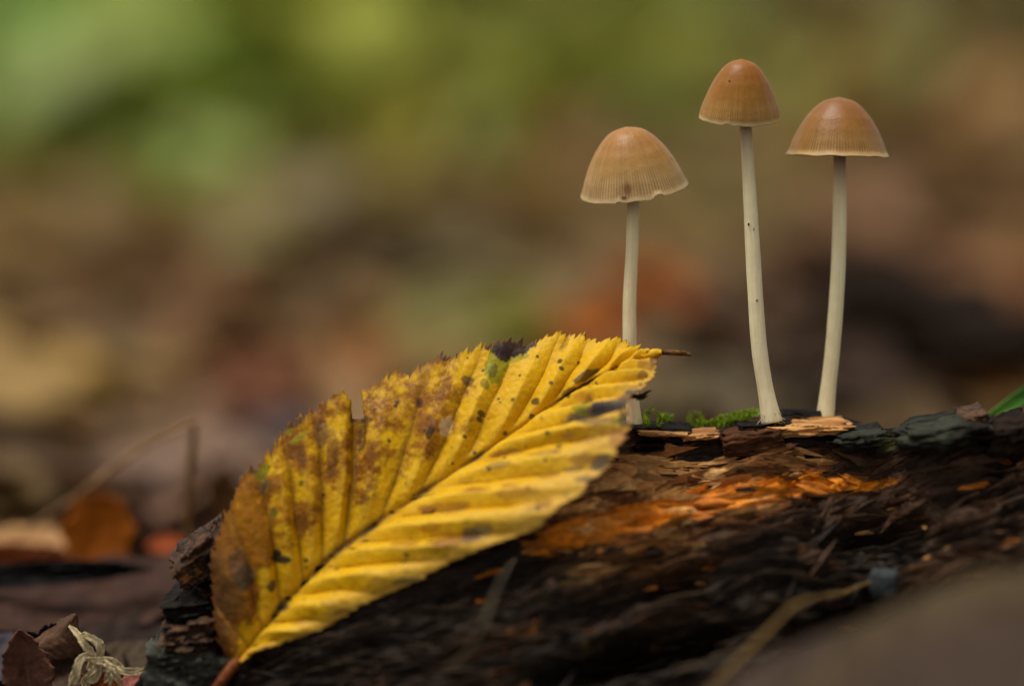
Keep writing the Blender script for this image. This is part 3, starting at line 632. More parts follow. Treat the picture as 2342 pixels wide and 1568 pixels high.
# pigments
lx, ly, ld = proj(LOG)
cw = fbm(wa * 40, wb * 300, gc * 200, 51, 4); cw2 = fbm(wa * 85, wb * 600, gc * 400, 52, 4); cw3 = fbm(ga * 500, gb * 900, gc * 700, 53, 3)
band_y = np.interp(lx, [1100, 1250, 1400, 1500, 1700, 1850, 2000, 2150], [1300, 1245, 1195, 1170, 1125, 1112, 1112, 1075]); 
band_w = np.interp(lx, [1150, 1300, 1450, 1700, 1950, 2040], [30, 42, 36, 34, 24, 8])
orange = sstep(0.0, 0.35, 0.95 - np.abs(ly - band_y) / band_w + 0.8 * cw) * sstep(1180, 1260, lx) * sstep(2100, 1990, lx)
chips = 1.15 * np.exp(-(((lx - 1560) / 300) ** 2 + ((ly - 1080) / 95) ** 2)) ; chips = np.maximum(chips, 0.8 * np.exp(-(((lx - 1330) / 130) ** 2 + ((ly - 1170) / 70) ** 2)))
chips = np.maximum(chips, 0.5 * np.exp(-(((lx - 1450) / 170) ** 2 + ((ly - 1260) / 60) ** 2)))
tanm = sstep(0.05, 0.4, cw2 + 0.5 * cw - 0.40 + 0.75 * chips)
brn = sstep(-0.1, 0.4, cw + 0.45 * np.exp(-((ly - 1080) / 140) ** 2) * sstep(1300, 1500, lx) - 0.1)
flecks = sstep(0.42, 0.6, cw2 * 0.8 + cw3 * 0.5) * sstep(1500, 1900, lx + 0.4 * (1300 - ly)) 
mossm = sstep(0.1, 0.45, fbm(ga * 160, gb * 260, gc * 200, 57, 3) + 0.55 * np.exp(-(((lx - 1975) / 170) ** 2 + ((ly - 1015) / 32) ** 2)) - 0.35) * sstep(1600, 1850, lx) * sstep(1120, 1040, ly)
lc = np.zeros((NU, NV, 3)); lc[...] = lin((34, 25, 16))
lc = mixc(lc, sstep(-0.2, 0.5, cw3 + cw2 * 0.5) * 0.6, lin((56, 42, 28)))
lc = mixc(lc, brn * 0.75, lin((72, 48, 31)))
lc = mixc(lc, flecks * 0.8, lin((176, 118, 60)))
lc = mixc(lc, sstep(0.1, 0.5, chips + 0.5 * cw) * 0.75, lin((118, 74, 32)))
lc = mixc(lc, orange * 0.95, lin((216, 126, 20)))
lc = mixc(lc, orange * sstep(0.1, 0.5, cw2) * 0.6, lin((206, 146, 70)))
lc = mixc(lc, tanm * 0.9, lin((232, 176, 104)))
lc = mixc(lc, mossm * 0.75, lin((92, 98, 40)))
lc = mixc(lc, sstep(0.15, 0.5, fbm(wa * 60, wb * 150, gc * 100, 58, 3)) * 0.7 * (1 - orange), lin((24, 18, 13)))
low = sstep(1230, 1330, ly + 0.12 * (lx - 1500) + 40 * cw)  # darker lower flank: underside shade mixed into the wood colour
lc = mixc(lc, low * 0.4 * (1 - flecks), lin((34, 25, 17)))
crust = (np.abs(qv[None] - pl[9]) < 0.035) & (cw3 > -0.2); lc = mixc(lc, crust * 0.85 * (lx > 1380) * (lx < 1990), lin((24, 22, 20)))
log_base = np.array([0.03, 0.0, 0.0])
log = thing('rotten_log', 'dark rotting log with crumbling orange and brown wood, carrying the mushrooms', 'log', log_base)
endr = np.repeat(LOG[:1].mean(axis=1, keepdims=True), NV, 1) + np.array([-.001, 0, 0]) + 0.25 * (LOG[:1] - LOG[:1].mean(axis=1, keepdims=True))
endc = np.repeat(LOG[:1].mean(axis=1, keepdims=True), NV, 1)                  # the broken end is closed
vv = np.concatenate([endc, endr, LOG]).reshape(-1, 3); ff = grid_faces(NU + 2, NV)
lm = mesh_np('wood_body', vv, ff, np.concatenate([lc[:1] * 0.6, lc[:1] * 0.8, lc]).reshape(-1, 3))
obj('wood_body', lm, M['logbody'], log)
LOGN = grid_normals(LOG)
if LOGN[NU // 2, NV // 3, 1] > 0: LOGN = -LOGN
FJ = int(np.searchsorted(qv, pl[10]))            # columns 0..FJ face the camera
def log_at(px, py):
    """the point of the log's front that shows at px, py"""
    dd = (lx[:, :FJ] - px) ** 2 + (ly[:, :FJ] - py) ** 2
    i, j = np.unravel_index(np.argmin(dd), dd.shape)
    return LOG[i, j], LN[i, j]
def crest_at(px):
    i = int(np.argmin(np.abs(cxp - px))); j = FJ - 12 + int(np.argmin(ly[i, FJ - 12:FJ + 12])); return LOG[i, j], i, j

# chunks, plates and flakes of wood
def chunk_mesh(name, size, seed, rough=0.25, layers=0.0, n=(16, 10, 8), pinch=0.35, fine=0.07):
    """a rough split block: rounded box, stepped by noise"""
    import bmesh
    nx, ny, nz = n; vs_, fs_ = [], []; idx = {}
    def vid(i, j, k):
        if (i, j, k) not in idx:
            idx[(i, j, k)] = len(vs_); vs_.append((i / nx * 2 - 1, j / ny * 2 - 1, k / nz * 2 - 1))
        return idx[(i, j, k)]
    for i in range(nx):
        for j in range(ny):
            fs_.append((vid(i, j, 0), vid(i, j + 1, 0), vid(i + 1, j + 1, 0), vid(i + 1, j, 0))); fs_.append((vid(i, j, nz), vid(i + 1, j, nz), vid(i + 1, j + 1, nz), vid(i, j + 1, nz)))
    for i in range(nx):
        for k in range(nz):
            fs_.append((vid(i, 0, k), vid(i + 1, 0, k), vid(i + 1, 0, k + 1), vid(i, 0, k + 1))); fs_.append((vid(i, ny, k), vid(i, ny, k + 1), vid(i + 1, ny, k + 1), vid(i + 1, ny, k)))
    for j in range(ny):
        for k in range(nz):
            fs_.append((vid(0, j, k), vid(0, j, k + 1), vid(0, j + 1, k + 1), vid(0, j + 1, k))); fs_.append((vid(nx, j, k), vid(nx, j + 1, k), vid(nx, j + 1, k + 1), vid(nx, j, k + 1)))
    p = np.array(vs_, float)
    e = np.abs(p).max(1); sph = p / (np.linalg.norm(p, axis=1)[:, None] + 1e-9)
    p = p * (1 - pinch) + sph * pinch * 1.2
    # ragged ends and an uneven thickness
    p[:, 0] *= 1 + 0.28 * fbm(p[:, 1] * 2.2, p[:, 2] * 2.2, seed * 3.1, seed, 3) * np.abs(p[:, 0])
    p[:, 2] *= 1 + 0.5 * fbm(p[:, 0] * 1.4, p[:, 1] * 1.4, seed * 1.7, seed + 4, 2)
    d = fbm(p[:, 0] * 1.6, p[:, 1] * 2.4, p[:, 2] * 2.4, seed + 9, 4)
    p = p + sph * (rough * d)[:, None]
    if layers: p[:, 0] += layers * vnoise(np.zeros(len(p)), p[:, 2] * 3.5, p[:, 1] * 0.6, seed + 2); p[:, 1] += layers * vnoise(np.ones(len(p)) * 3, p[:, 2] * 3.5, 0.0, seed + 3)
    p = p + sph * (fine * fbm(p[:, 0] * 7, p[:, 1] * 7, p[:, 2] * 9, seed + 30, 3))[:, None]
    p = p * (np.asarray(size) / 2)
    me = bpy.data.meshes.new(name); me.from_pydata([tuple(q) for q in p.tolist()], [], fs_)
    me.polygons.foreach_set('use_smooth', np.ones(len(me.polygons), bool)); me.update()
    return me

def place(o, pos, xdir, normal, parent=None):
    x = Vector([float(q) for q in xdir]); z = Vector([float(q) for q in normal]).normalized(); x = (x - z * x.dot(z)).normalized(); y = z.cross(x)
    m = Matrix((x, y, z)).transposed().to_4x4(); m.translation = Vector([float(q) for q in pos])
    if parent is not None:
        o.parent = parent; o.matrix_parent_inverse = Matrix.Translation(-root_loc(parent))
    o.matrix_basis = m
    return o
def chunk(name, px, py, d, w, h, dep, mat, seed, ang=0.0, rough=0.25, layers=0.0, label=None, n=(46, 18, 24), pinch=0.2, parent=log, yaw=0.0):
    me = chunk_mesh(name, (w * K, dep, h * K), seed, rough, layers, n, pinch)
    o = obj(name, me, M[mat]); a = math.radians(ang); yw = math.radians(yaw)
    place(o, P(px, py, d), (math.cos(a) * math.cos(yw), math.sin(yw), math.sin(a)), np.array([-math.sin(a), 0, math.cos(a)]), parent)
    if label: o['label'] = label
    return o
# broken left end
chunk('bark_slab', 445, 1530, .4015, 190, 128, .020, 'bark_grey', 3, ang=-6, pinch=0.08, layers=0.04, label='slate grey bark slab at the broken end', rough=0.22)
chunk('bark_slab', 428, 1477, .400, 130, 34, .018, 'bark_grey', 5, ang=6, label='thin grey bark ledge at the broken end', rough=0.2)
chunk('wood_lump', 448, 1428, .4005, 118, 70, .018, 'crumb', 7, ang=6, rough=0.42, layers=0.16, label='crumbly brown wood in the broken end', n=(56, 22, 32))
chunk('bark_slab', 440, 1368, .4015, 104, 40, .016, 'bark_black', 9, ang=7, label='black bark shard capping the broken end', layers=0.12)
chunk('bark_slab', 484, 1350, .402, 40, 34, .012, 'crumb', 19, ang=14, rough=0.4)
chunk('wood_lump', 468, 1262, .402, 120, 84, .016, 'crumb', 11, ang=38, rough=0.35, label='broken tan wood lump jutting out behind the yellow leaf', n=(46, 20, 28))
chunk('wood_lump', 438, 1290, .3985, 54, 40, .009, 'tan_crumb', 12, ang=35, rough=0.28)
chunk('wood_lump', 560, 1345, .413, 130, 150, .018, 'wood_dark', 15, ang=20, rough=0.3)
# crest pieces
chunk('wood_flake', 1838, 973, .4035, 175, 25, .010, 'wood_tan', 21, ang=2, rough=0.6, pinch=0.5, label='tan wood flake under the black crust', n=(60, 16, 14))
chunk('bark_plate', 1895, 965, .4125, 150, 10, .006, 'bark_black', 22, ang=-7, rough=0.3, label='thin black bark crust at the crest', n=(60, 16, 8))
chunk('bark_plate', 1745, 966, .404, 120, 12, .008, 'bark_black', 24, ang=4, rough=0.3, n=(54, 14, 8))
chunk('wood_flake', 1720, 1005, .4005, 130, 48, .008, 'wood_brown', 23, ang=6, rough=0.3, label='reddish brown wood block on the crest')
chunk('bark_plate', 1510, 977, .4035, 130, 14, .007, 'bark_black', 25, ang=-2, rough=0.3, n=(54, 14, 8))
chunk('wood_flake', 1515, 985, .4015, 110, 10, .006, 'wood_tan', 26, ang=-2, rough=0.35, n=(50, 12, 8))
chunk('wood_flake', 1600, 992, .4015, 80, 12, .006, 'wood_tan', 27, ang=5, rough=0.4, n=(44, 12, 8))
chunk('bark_plate', 2158, 984, .396, 190, 46, .014, 'bark_teal', 31, ang=9, rough=0.5, layers=0.05, pinch=0.55, label='grey green bark ridge on the crest', n=(64, 20, 26))
chunk('bark_plate', 2222, 953, .398, 56, 34, .010, 'crumb', 32, ang=12, rough=0.35)
chunk('bark_plate', 1965, 994, .400, 110, 26, .010, 'bark_teal', 33, ang=8, rough=0.5, pinch=0.5)
chunk('wood_flake', 2302, 990, .396, 110, 60, .012, 'wood_dark', 34, ang=14, rough=0.3)
chunk('wood_flake', 1487, 1018, .400, 60, 16, .005, 'wood_dark', 35, ang=4)
# many flakes along the grain
variants = [chunk_mesh('wood_flake', (1, 0.20 + 0.05 * (k % 3), 0.09 + 0.02 * (k % 4)), 60 + k, 0.42, 0.05, (24, 7, 4), 0.3) for k in range(9)]
frng = random.Random(5)
def flake(px, py, L, mat, ang=15, wid=0.9, lift=0.0):
    if under_leaf(px, py) or under_leaf(px - L * 0.4, py) or under_leaf(px, py - L * 0.15): return
    p, nrm = log_at(px, py); o = obj('wood_flake', variants[frng.randrange(9)], M[mat])
    a = math.radians(ang + frng.uniform(-9, 9)); nn = nrm + np.array([frng.uniform(-.25, .25), 0, frng.uniform(-.15, .35)])
    place(o, p + nrm * lift, (math.cos(a), frng.uniform(-.15, .15), math.sin(a)), nn, log)
    o.scale = (L * K, L * K * wid, L * K * wid)
special = [(1650, 1030, 80, 'wood_tan', 14), (1590, 1085, 70, 'wood_tan', 8), (1640, 1095, 90, 'wood_tan', 10), (1455, 1110, 60, 'wood_tan', 6), (1400, 1165, 50, 'wood_tan', 12), (1480, 1175, 60, 'wood_tan', 4), (1520, 1140, 44, 'wood_tan', 60), (1690, 1070, 70, 'wood_tan', 16),
           (1560, 1180, 190, 'wood_orange', 13), (1680, 1140, 180, 'wood_orange', 12), (1800, 1120, 150, 'wood_orange', 4), (1900, 1122, 150, 'wood_orange', 3), (1430, 1215, 120, 'wood_orange', 10), (1310, 1245, 110, 'wood_orange', 20), (1980, 1105, 110, 'wood_orange', 4), (1360, 1130, 70, 'wood_orange', 12), (1480, 1060, 80, 'wood_orange', 4), (1745, 1100, 120, 'wood_orange', 10),
           (1510, 1020, 70, 'wood_orange', 0), (1575, 1012, 26, 'wood_tan', 60), (1620, 1060, 110, 'wood_brown', 14), (1760, 1035, 120, 'wood_brown', 14), (1780, 1075, 130, 'wood_brown', 10), (1580, 1125, 110, 'wood_brown', 16), (1880, 1060, 130, 'wood_grey', 12), (1930, 1030, 90, 'wood_tan', 8), (1740, 1060, 60, 'wood_orange', 40),
           (2090, 1085, 90, 'wood_orange', 20), (2130, 1065, 60, 'wood_orange', 14), (2200, 1110, 110, 'wood_orange', 2), (2270, 1050, 80, 'wood_orange', -10), (2170, 1180, 50, 'wood_tan', 20), (2120, 1205, 46, 'wood_tan', -40), (2230, 1165, 40, 'wood_tan', 30), (2140, 1260, 70, 'wood_tan', 10), (2180, 1230, 110, 'wood_grey', 8), (2230, 1310, 60, 'wood_tan', -30), (2310, 1280, 70, 'wood_tan', 40), (2180, 1300, 50, 'wood_tan', 50),
           (1640, 1290, 70, 'wood_orange', 12), (1690, 1235, 80, 'wood_grey', 15), (1750, 1210, 130, 'wood_brown', 14), (1850, 1180, 140, 'wood_grey', 8), (1560, 1270, 100, 'wood_brown', 18), (1250, 1320, 44, 'wood_orange', 10), (1330, 1330, 36, 'wood_tan', 10), (1140, 1345, 40, 'wood_orange', 20), (1680, 1330, 60, 'wood_grey', 20), (1760, 1340, 50, 'wood_tan', -20), (1880, 1290, 120, 'wood_brown', 12)]
for (px, py, L, mt, an) in special: flake(px, py, L, mt, an, 0.65 if mt != 'wood_orange' else 0.75, -0.0005)
for k in range(130):
    px = frng.uniform(1100, 2400); py = np.interp(px, crest[:, 0], crest[:, 1]) + 20 + (frng.random() ** 1.0) * 520
    drop = py - np.interp(px, crest[:, 0], crest[:, 1])
    mt = frng.choices(['wood_tan', 'wood_orange', 'wood_brown', 'wood_dark', 'wood_grey'], [1.3, 2.0, 4, 3, 1.5] if drop < 230 else [0.7, 0.8, 3.5, 4, 1.5])[0]
    flake(px, py, frng.uniform(40, 130), mt, 14, frng.uniform(0.35, 0.75), -0.0003)
# slivers too small to tell apart
Vs, Fs, base = [], [], 0
srng = np.random.default_rng(11)
ii = srng.integers(80, NU - 40, 5200); jj = srng.integers(50, FJ, 5200)
for i, j in zip(ii, jj):
    p = LOG[i, j]; nr = LN[i, j]; a = math.radians(14 + srng.normal(0, 16)); L = srng.uniform(0.002, 0.009); w = L * srng.uniform(0.04, 0.10)
    t = np.array([math.cos(a), srng.normal(0, 0.15), math.sin(a)]); t -= nr * (t @ nr) * 0.8; t /= np.linalg.norm(t); s = np.cross(nr, t); o = p + nr * w * 0.3
    q = [o - t * L / 2, o + s * w, o + nr * w * 1.2, o - s * w, o + t * L / 2]
    Vs += q; Fs += [(base, base + 1, base + 2, base + 2), (base, base + 2, base + 3, base + 3), (base + 4, base + 2, base + 1, base + 1), (base + 4, base + 3, base + 2, base + 2), (base, base + 3, base + 4, base + 1)]; base += 5
ci = lc[ii, jj] * srng.uniform(0.35, 2.1, (len(ii), 1)); ci = ci * np.minimum(1, 0.62 / ci.max(1, keepdims=True)); sc_ = np.repeat(ci, 5, axis=0)
sl = obj('slivers', clean_mesh('slivers', np.array(Vs), np.array(Fs), sc_, smooth=False), M['logbody'], log); tag(sl, kind='stuff')

# ------------------------------------------------------------------ mushrooms
def lathe_cap(apex_w, axis, R, H, seed, cols, nseg=300, flare=0.0, notch=None, nrib=104, strk=1.0):
    t = np.linspace(0, 1, 70) ** 0.85
    pc = np.array([(0, 0), (.008, .11), (.025, .20), (.06, .295), (.11, .385), (.20, .505), (.36, .665), (.55, .80), (.75, .915), (.9, .98), (1, 1.0 + flare)])
    r = np.interp(t, pc[:, 0], pc[:, 1])
    for _ in range(4): r[1:-1] = 0.5 * r[1:-1] + 0.25 * (r[2:] + r[:-2])
    r[0] = 0.001
    th = np.linspace(0, 2 * math.pi, nseg, endpoint=False)
    T, TH = np.meshgrid(t, th, indexing='ij'); Rr = np.repeat(r[:, None], nseg, 1)
    stri = sstep(0.62 - 0.32 * strk, 0.9, T) * strk
    ph = TH * nrib + 1.6 * fbm(np.cos(TH) * 3, np.sin(TH) * 3, T * 1.2, seed, 2)
    rib = np.sin(ph) * (0.7 + 0.3 * vnoise(np.cos(TH) * 9, np.sin(TH) * 9, T * 2, seed + 1))
    lump = fbm(np.cos(TH) * 1.3, np.sin(TH) * 1.3, T * 1.5, seed + 2, 3)
    Rr = Rr * (1 + 0.005 * rib * stri + 0.022 * lump * sstep(0, 0.4, T))
    edge = sstep(0.86, 1, T)
    Z = -H * (T + edge * (0.022 * fbm(np.cos(TH) * 4, np.sin(TH) * 4, 0, seed + 3, 3) + 0.008 * rib))
    if notch:
        for (a0, wd, dep) in notch: Z = Z + H * dep * edge * np.exp(-(((TH - a0 + math.pi) % (2 * math.pi) - math.pi) / wd) ** 4)
    outer = np.stack([R * Rr * np.cos(TH), R * Rr * np.sin(TH), Z], -1)
    # underside: a thin shell
    ti = np.linspace(1, 0, 26); ri = np.interp(ti, t, r)
    Ti, THi = np.meshgrid(ti, th, indexing='ij')
    rim = outer[-1]
    inner = np.stack([R * ri[:, None] * np.cos(THi) * 0.93, R * ri[:, None] * np.sin(THi) * 0.93, -H * (0.08 + 0.90 * Ti)], -1)
    inner[0] = rim * np.array([0.965, 0.965, 1]) + np.array([0, 0, -0.00002])
    V = np.concatenate([outer.reshape(-1, 3), inner.reshape(-1, 3)]); F = grid_faces(70 + 26, nseg, True)
    # pigment: darker crown, cream margin, pale striations
    top, mid, low_, rimc = [lin(c) for c in cols]
    w = T + 0.05 * lump + 0.03 * fbm(np.cos(TH) * 7, np.sin(TH) * 7, T * 2, seed + 5, 3)
    c = np.zeros(T.shape + (3,)); c[...] = top
    c = mixc(c, sstep(0.15, 0.5, w), mid); c = mixc(c, sstep(0.45, 0.85, w), low_)
    c = mixc(c, 0.6 * stri * sstep(0.1, 0.9, rib), lin((225, 190, 130))); c = mixc(c, 0.4 * stri * sstep(-0.1, -0.9, rib), lin((110, 66, 26)))
    c = c * (1 + 0.22 * fbm(np.cos(TH) * 16, np.sin(TH) * 16, T * 1.5, seed + 6, 3) + 0.10 * fbm(np.cos(TH) * 5, np.sin(TH) * 5, T * 5, seed + 7, 3))[..., None]
    c = mixc(c, sstep(0.90, 0.985, T + 0.02 * lump), rimc)
    for (a0, tt, wa_, wt, cc, k) in notch_spots.get(seed, []):
        da = ((TH - a0 + math.pi) % (2 * math.pi) - math.pi)
        c = mixc(c, k * np.clip(1.6 * np.exp(-((da / wa_) ** 2 + ((T - tt) / wt) ** 2)) * (1 + 0.5 * fbm(np.cos(TH) * 22, np.sin(TH) * 22, T * 14, seed + 8, 3)), 0, 1), lin(cc))
    ci = np.zeros((26, nseg, 3)); ci[...] = lin((130, 92, 58)); ci[0] = rimc
    return V, F, np.concatenate([c.reshape(-1, 3), ci.reshape(-1, 3)]), r, t

notch_spots = {101: [(-1.72, .80, .07, .09, (120, 74, 26), .75), (-1.80, .93, .05, .025, (92, 54, 16), .9), (-0.32, .55, .03, .025, (60, 54, 22), .8)],
               102: [], 103: []}
axis_data = []
def mushroom(label, d, apex, rimc_px, Wpx, Hpx, lean, toward, stem_pts, cols, seed, stem_cols, notch=None, flare=0.0, specks=(), strk=1.0):
    base = P(stem_pts[-1][0], stem_pts[-1][1], stem_pts[-1][3] if len(stem_pts[-1]) > 3 else d)
    root = thing('mushroom', label, 'mushroom', base, 'mushrooms growing on the log')
    # stem
    sp = np.array([(*P(x, y, d), w * 0.93 / 2 * K * d / FOCUS) for (x, y, w) in stem_pts]); sp[-1, 3] *= 1.22
    s = spline(sp, 150); path, rad = s[:, :3], s[:, 3]
    ns = 40
    V, F = tube_arrays(path, rad * (1 + 0.02 * fbm(np.linspace(0, 9, 150), 0.3, seed, seed, 3)), ns, rough=0.05, seed=seed)
    tt = np.repeat(np.linspace(0, 1, 150), ns); th = np.tile(np.linspace(0, 2 * math.pi, ns, endpoint=False), 150)
    c = mixc(np.tile(lin(stem_cols[0]), (len(tt), 1)), sstep(0.06, 0.34, tt), lin(stem_cols[1]))  # darker stem top: the cap's shade painted into the colour
    st = fbm(np.cos(th) * 8, np.sin(th) * 8, tt * 3, seed + 20, 3); c = c * (1 + 0.24 * st)[:, None]
    c = mixc(c, 0.6 * sstep(0.35, 0.6, fbm(np.cos(th) * 3, np.sin(th) * 3, tt * 24, seed + 21, 3)) * sstep(0.6, 1, tt), lin((176, 140, 84)))
    c = np.vstack([c, c[:1], c[-1:]])
    so = obj('stem', clean_mesh('stem', V, F, c), M['stem'], root)
    # cap
    R = Wpx / 2 * K * d / FOCUS; H = Hpx * K * d / FOCUS
    V, F, C, r, t = lathe_cap(None, None, R, H, seed, cols, notch=notch, flare=flare, strk=strk)
    co = obj('cap', mesh_np('cap', V, F, C), M['cap'], root)
    ap = P(apex[0], apex[1], d)
    rot = Matrix.Rotation(math.radians(toward), 4, 'X') @ Matrix.Rotation(math.radians(lean), 4, 'Y')
    mw = Matrix.Translation(Vector(ap.tolist())) @ rot
    co.matrix_parent_inverse = Matrix.Translation(-root_loc(root)); co.matrix_basis = mw
    # gills
    gv, gf = [], []; ng = 72
    for k in range(ng):
        a = 2 * math.pi * k / ng; full = k % 2 == 0; r0 = 0.12 if full else 0.55
        q = np.linspace(r0, 0.90, 7); top = -np.interp(q / 0.93, np.interp(t, t, r), t) * 0.90 - 0.08; low2 = top - 0.16 * np.sin(math.pi * (q - r0 * 0.8) / (0.98 - r0 * 0.8)) - 0.01
        b0 = len(gv)
        for qi, tz, lz in zip(q, top, low2): gv += [(R * qi * math.cos(a), R * qi * math.sin(a), H * tz), (R * qi * math.cos(a), R * qi * math.sin(a), max(H * lz, -H * 0.97))]
        gf += [(b0 + 2 * i, b0 + 2 * i + 1, b0 + 2 * i + 3, b0 + 2 * i + 2) for i in range(6)]
    gm_ = bpy.data.meshes.new('gills'); gm_.from_pydata(gv, [], gf); gm_.materials.append(M['gill'])
    go = bpy.data.objects.new('gills', gm_); COL.objects.link(go); go.parent = co
    # white threads at the foot
    hr = np.random.default_rng(seed); hv, hf, hb = [], [], 0; bp_ = path[int(150 * 0.975)]; br_ = rad[-8]
    for k in range(44):
        a = hr.uniform(0, 2 * math.pi); o_ = np.array([math.cos(a), math.sin(a), 0]); st_ = bp_ + o_ * br_ * 0.9 + np.array([0, 0, hr.uniform(-.0006, .0008)]); L_ = hr.uniform(.0003, .0009)
        v_, f_ = tube_arrays(np.stack([st_, st_ + (o_ * 0.7 + np.array([0, 0, -.5])) * L_ * .5 + hr.normal(0, .00012, 3), st_ + (o_ + np.array([0, 0, -.9])) * L_ + hr.normal(0, .0002, 3)]), np.array([.00007, .00005, .00003]), 4, cap=False)
        hv.append(v_); hf.append(f_ + hb); hb += len(v_)
    obj('mycelium', mesh_np('mycelium', np.vstack(hv), np.vstack(hf)), M['fibre'], root)
    # specks of dirt
    for (x, y, w, h) in specks:
        i = int(np.argmin(np.abs(proj(path)[1] - y))); onstem = abs(proj(path)[0][i] - x) < 30 and y > stem_pts[0][1]
        if onstem: dd = d - rad[i] * 0.93
        else: dd = d - R * 0.78
        ck = chunk_mesh('speck', (w * K, 0.0006, h * K), int(x) % 50, 0.3, 0, (6, 4, 6), 0.7)
        so2 = obj('speck', ck, M['speck'], root); so2.matrix_basis = Matrix.Translation(Vector(P(x, y, dd).tolist()))
    axis_data.append((root, path))
    return root

mushroom('mushroom with the widest pale tan tilted cap, its stem behind the yellow leaf', .404, (1432, 290), None, 243, 150, -8, 7,
         [(1444, 350, 28), (1448, 455, 31), (1446, 560, 31), (1440, 690, 33), (1440, 780, 34), (1442, 870, 35), (1447, 930, 36), (1452, 985, 37)],
         [(166, 116, 58), (174, 130, 68), (180, 144, 90), (210, 182, 130)], 101, [(184, 166, 112), (244, 226, 176)], notch=[(-1.15, .10, .05), (-1.9, .05, .02)], flare=0.03)
mushroom('tallest mushroom with narrow glossy orange-brown bell cap and curved stem', .401, (1697, 135), None, 187, 138, 1.0, 8,
         [(1699, 190, 28), (1705, 285, 30), (1712, 400, 32), (1721, 560, 36), (1728, 680, 38), (1737, 800, 39), (1751, 890, 40), (1765, 966, 43)],
         [(148, 92, 28), (156, 104, 32), (164, 118, 50), (212, 184, 128)], 102, [(150, 126, 82), (248, 230, 182)], notch=[(-1.95, .09, .03)], specks=[(1712, 513, 3, 5.5), (1724, 524, 2, 4.5), (1731, 687, 3, 5), (1668, 186, 4, 4)], strk=0.5)
mushroom('orange-brown mushroom with wide flared cap and straight cream stem, beside the grey-green bark', .4068, (1920, 222), None, 226, 134, 1.5, -4,
         [(1920, 270, 28), (1920, 352, 30), (1920, 500, 34), (1915, 650, 36), (1904, 800, 37), (1893, 900, 39), (1885, 975, 41)],
         [(140, 90, 38), (146, 98, 38), (148, 106, 50), (198, 164, 106)], 103, [(150, 122, 74), (252, 234, 184)], flare=0.05, strk=0.5)

# ------------------------------------------------------------------ moss on the crest
def shoot(name, root, tip, bend, width, mat, parent, rng, green):
    n = 16; root = np.asarray(root); tip = np.asarray(tip); L = np.linalg.norm(tip - root)
    path = spline(np.stack([root, (root + tip) / 2 + bend, tip]), n); V, F, C = [], [], []
    tv, tf = tube_arrays(path, np.linspace(0.00016, 0.00006, n), 5, cap=False); V.append(tv); F.append(tf); C.append(np.tile(green * 0.6, (len(tv), 1))); b = len(tv)
    T = np.gradient(path, axis=0); T /= np.linalg.norm(T, axis=1)[:, None]
    for k in range(60):
        q = rng.uniform(0.05, 1.0); i = min(int(q * (n - 1)), n - 2); p = path[i] + (path[i + 1] - path[i]) * rng.random()
        t = T[i]; a = rng.uniform(0, 2 * math.pi); s = np.cross(t, [math.cos(a), math.sin(a), 0.3]); s /= np.linalg.norm(s) + 1e-9
        dr = t * 0.75 + s * 0.7; dr /= np.linalg.norm(dr); l = width * rng.uniform(0.7, 1.25) * (1 - 0.35 * q); w = l * 0.14; sd_ = np.cross(dr, t); sd_ /= np.linalg.norm(sd_) + 1e-9
        tipb = p + dr * l + t * l * 0.15
        V.append(np.array([p - sd_ * w * 0.6, p + dr * l * 0.45 - sd_ * w, tipb, p + dr * l * 0.45 + sd_ * w])); F.append(np.array([[b, b + 1, b + 2, b + 3]])); 
        cc = green * rng.uniform(0.6, 1.5) * np.array([rng.uniform(0.85, 1.3), 1, rng.uniform(0.7, 1.1)]); C.append(np.tile(cc, (4, 1))); b += 4
    return obj(name, clean_mesh(name, np.vstack(V), np.vstack(F), np.vstack(C)), mat, parent)
def moss(label, items, seed):
    rng = np.random.default_rng(seed); x0 = np.mean([i[0] for i in items]); c0, _, _ = crest_at(x0)
    r = thing('moss_tuft', label, 'moss', c0, 'moss tufts on the crest of the log')
    for (bx, tx, ty, w, dd) in items:
        cb, i, j = crest_at(bx); d0 = proj(cb)[2] - 0.001 + dd
        by = proj(cb)[1] + 4
        shoot('shoot', P(bx, by, d0), P(tx, ty - 5, d0 + rng.normal(0, 0.0012)), np.array([rng.normal(0, .0004), rng.normal(0, .0004), .0005]), w * 1.1 * K, M['moss'], r, rng, lin((152, 182, 34)))
    return r
moss('bright green moss sprig beside the stem of the tan mushroom', [(1478, 1462, 948, 11, 0), (1486, 1478, 944, 13, 0), (1490, 1488, 941, 14, .001), (1494, 1500, 946, 13, -.001), (1500, 1512, 955, 12, 0), (1506, 1522, 953, 13, 0), (1512, 1532, 951, 13, .001), (1516, 1538, 956, 11, 0), (1506, 1526, 966, 12, -.001), (1484, 1474, 958, 11, -.001), (1496, 1508, 966, 11, -.001), (1520, 1536, 966, 10, 0)], 3)
moss('smallest moss sprig on the log, between the tan and the tallest mushroom', [(1590, 1574, 962, 12, 0), (1592, 1580, 954, 12, 0), (1592, 1592, 946, 13, .001), (1596, 1598, 950, 12, 0), (1598, 1606, 962, 12, -.001), (1602, 1612, 970, 12, 0), (1604, 1618, 975, 11, 0), (1588, 1578, 970, 10, -.001)], 4)
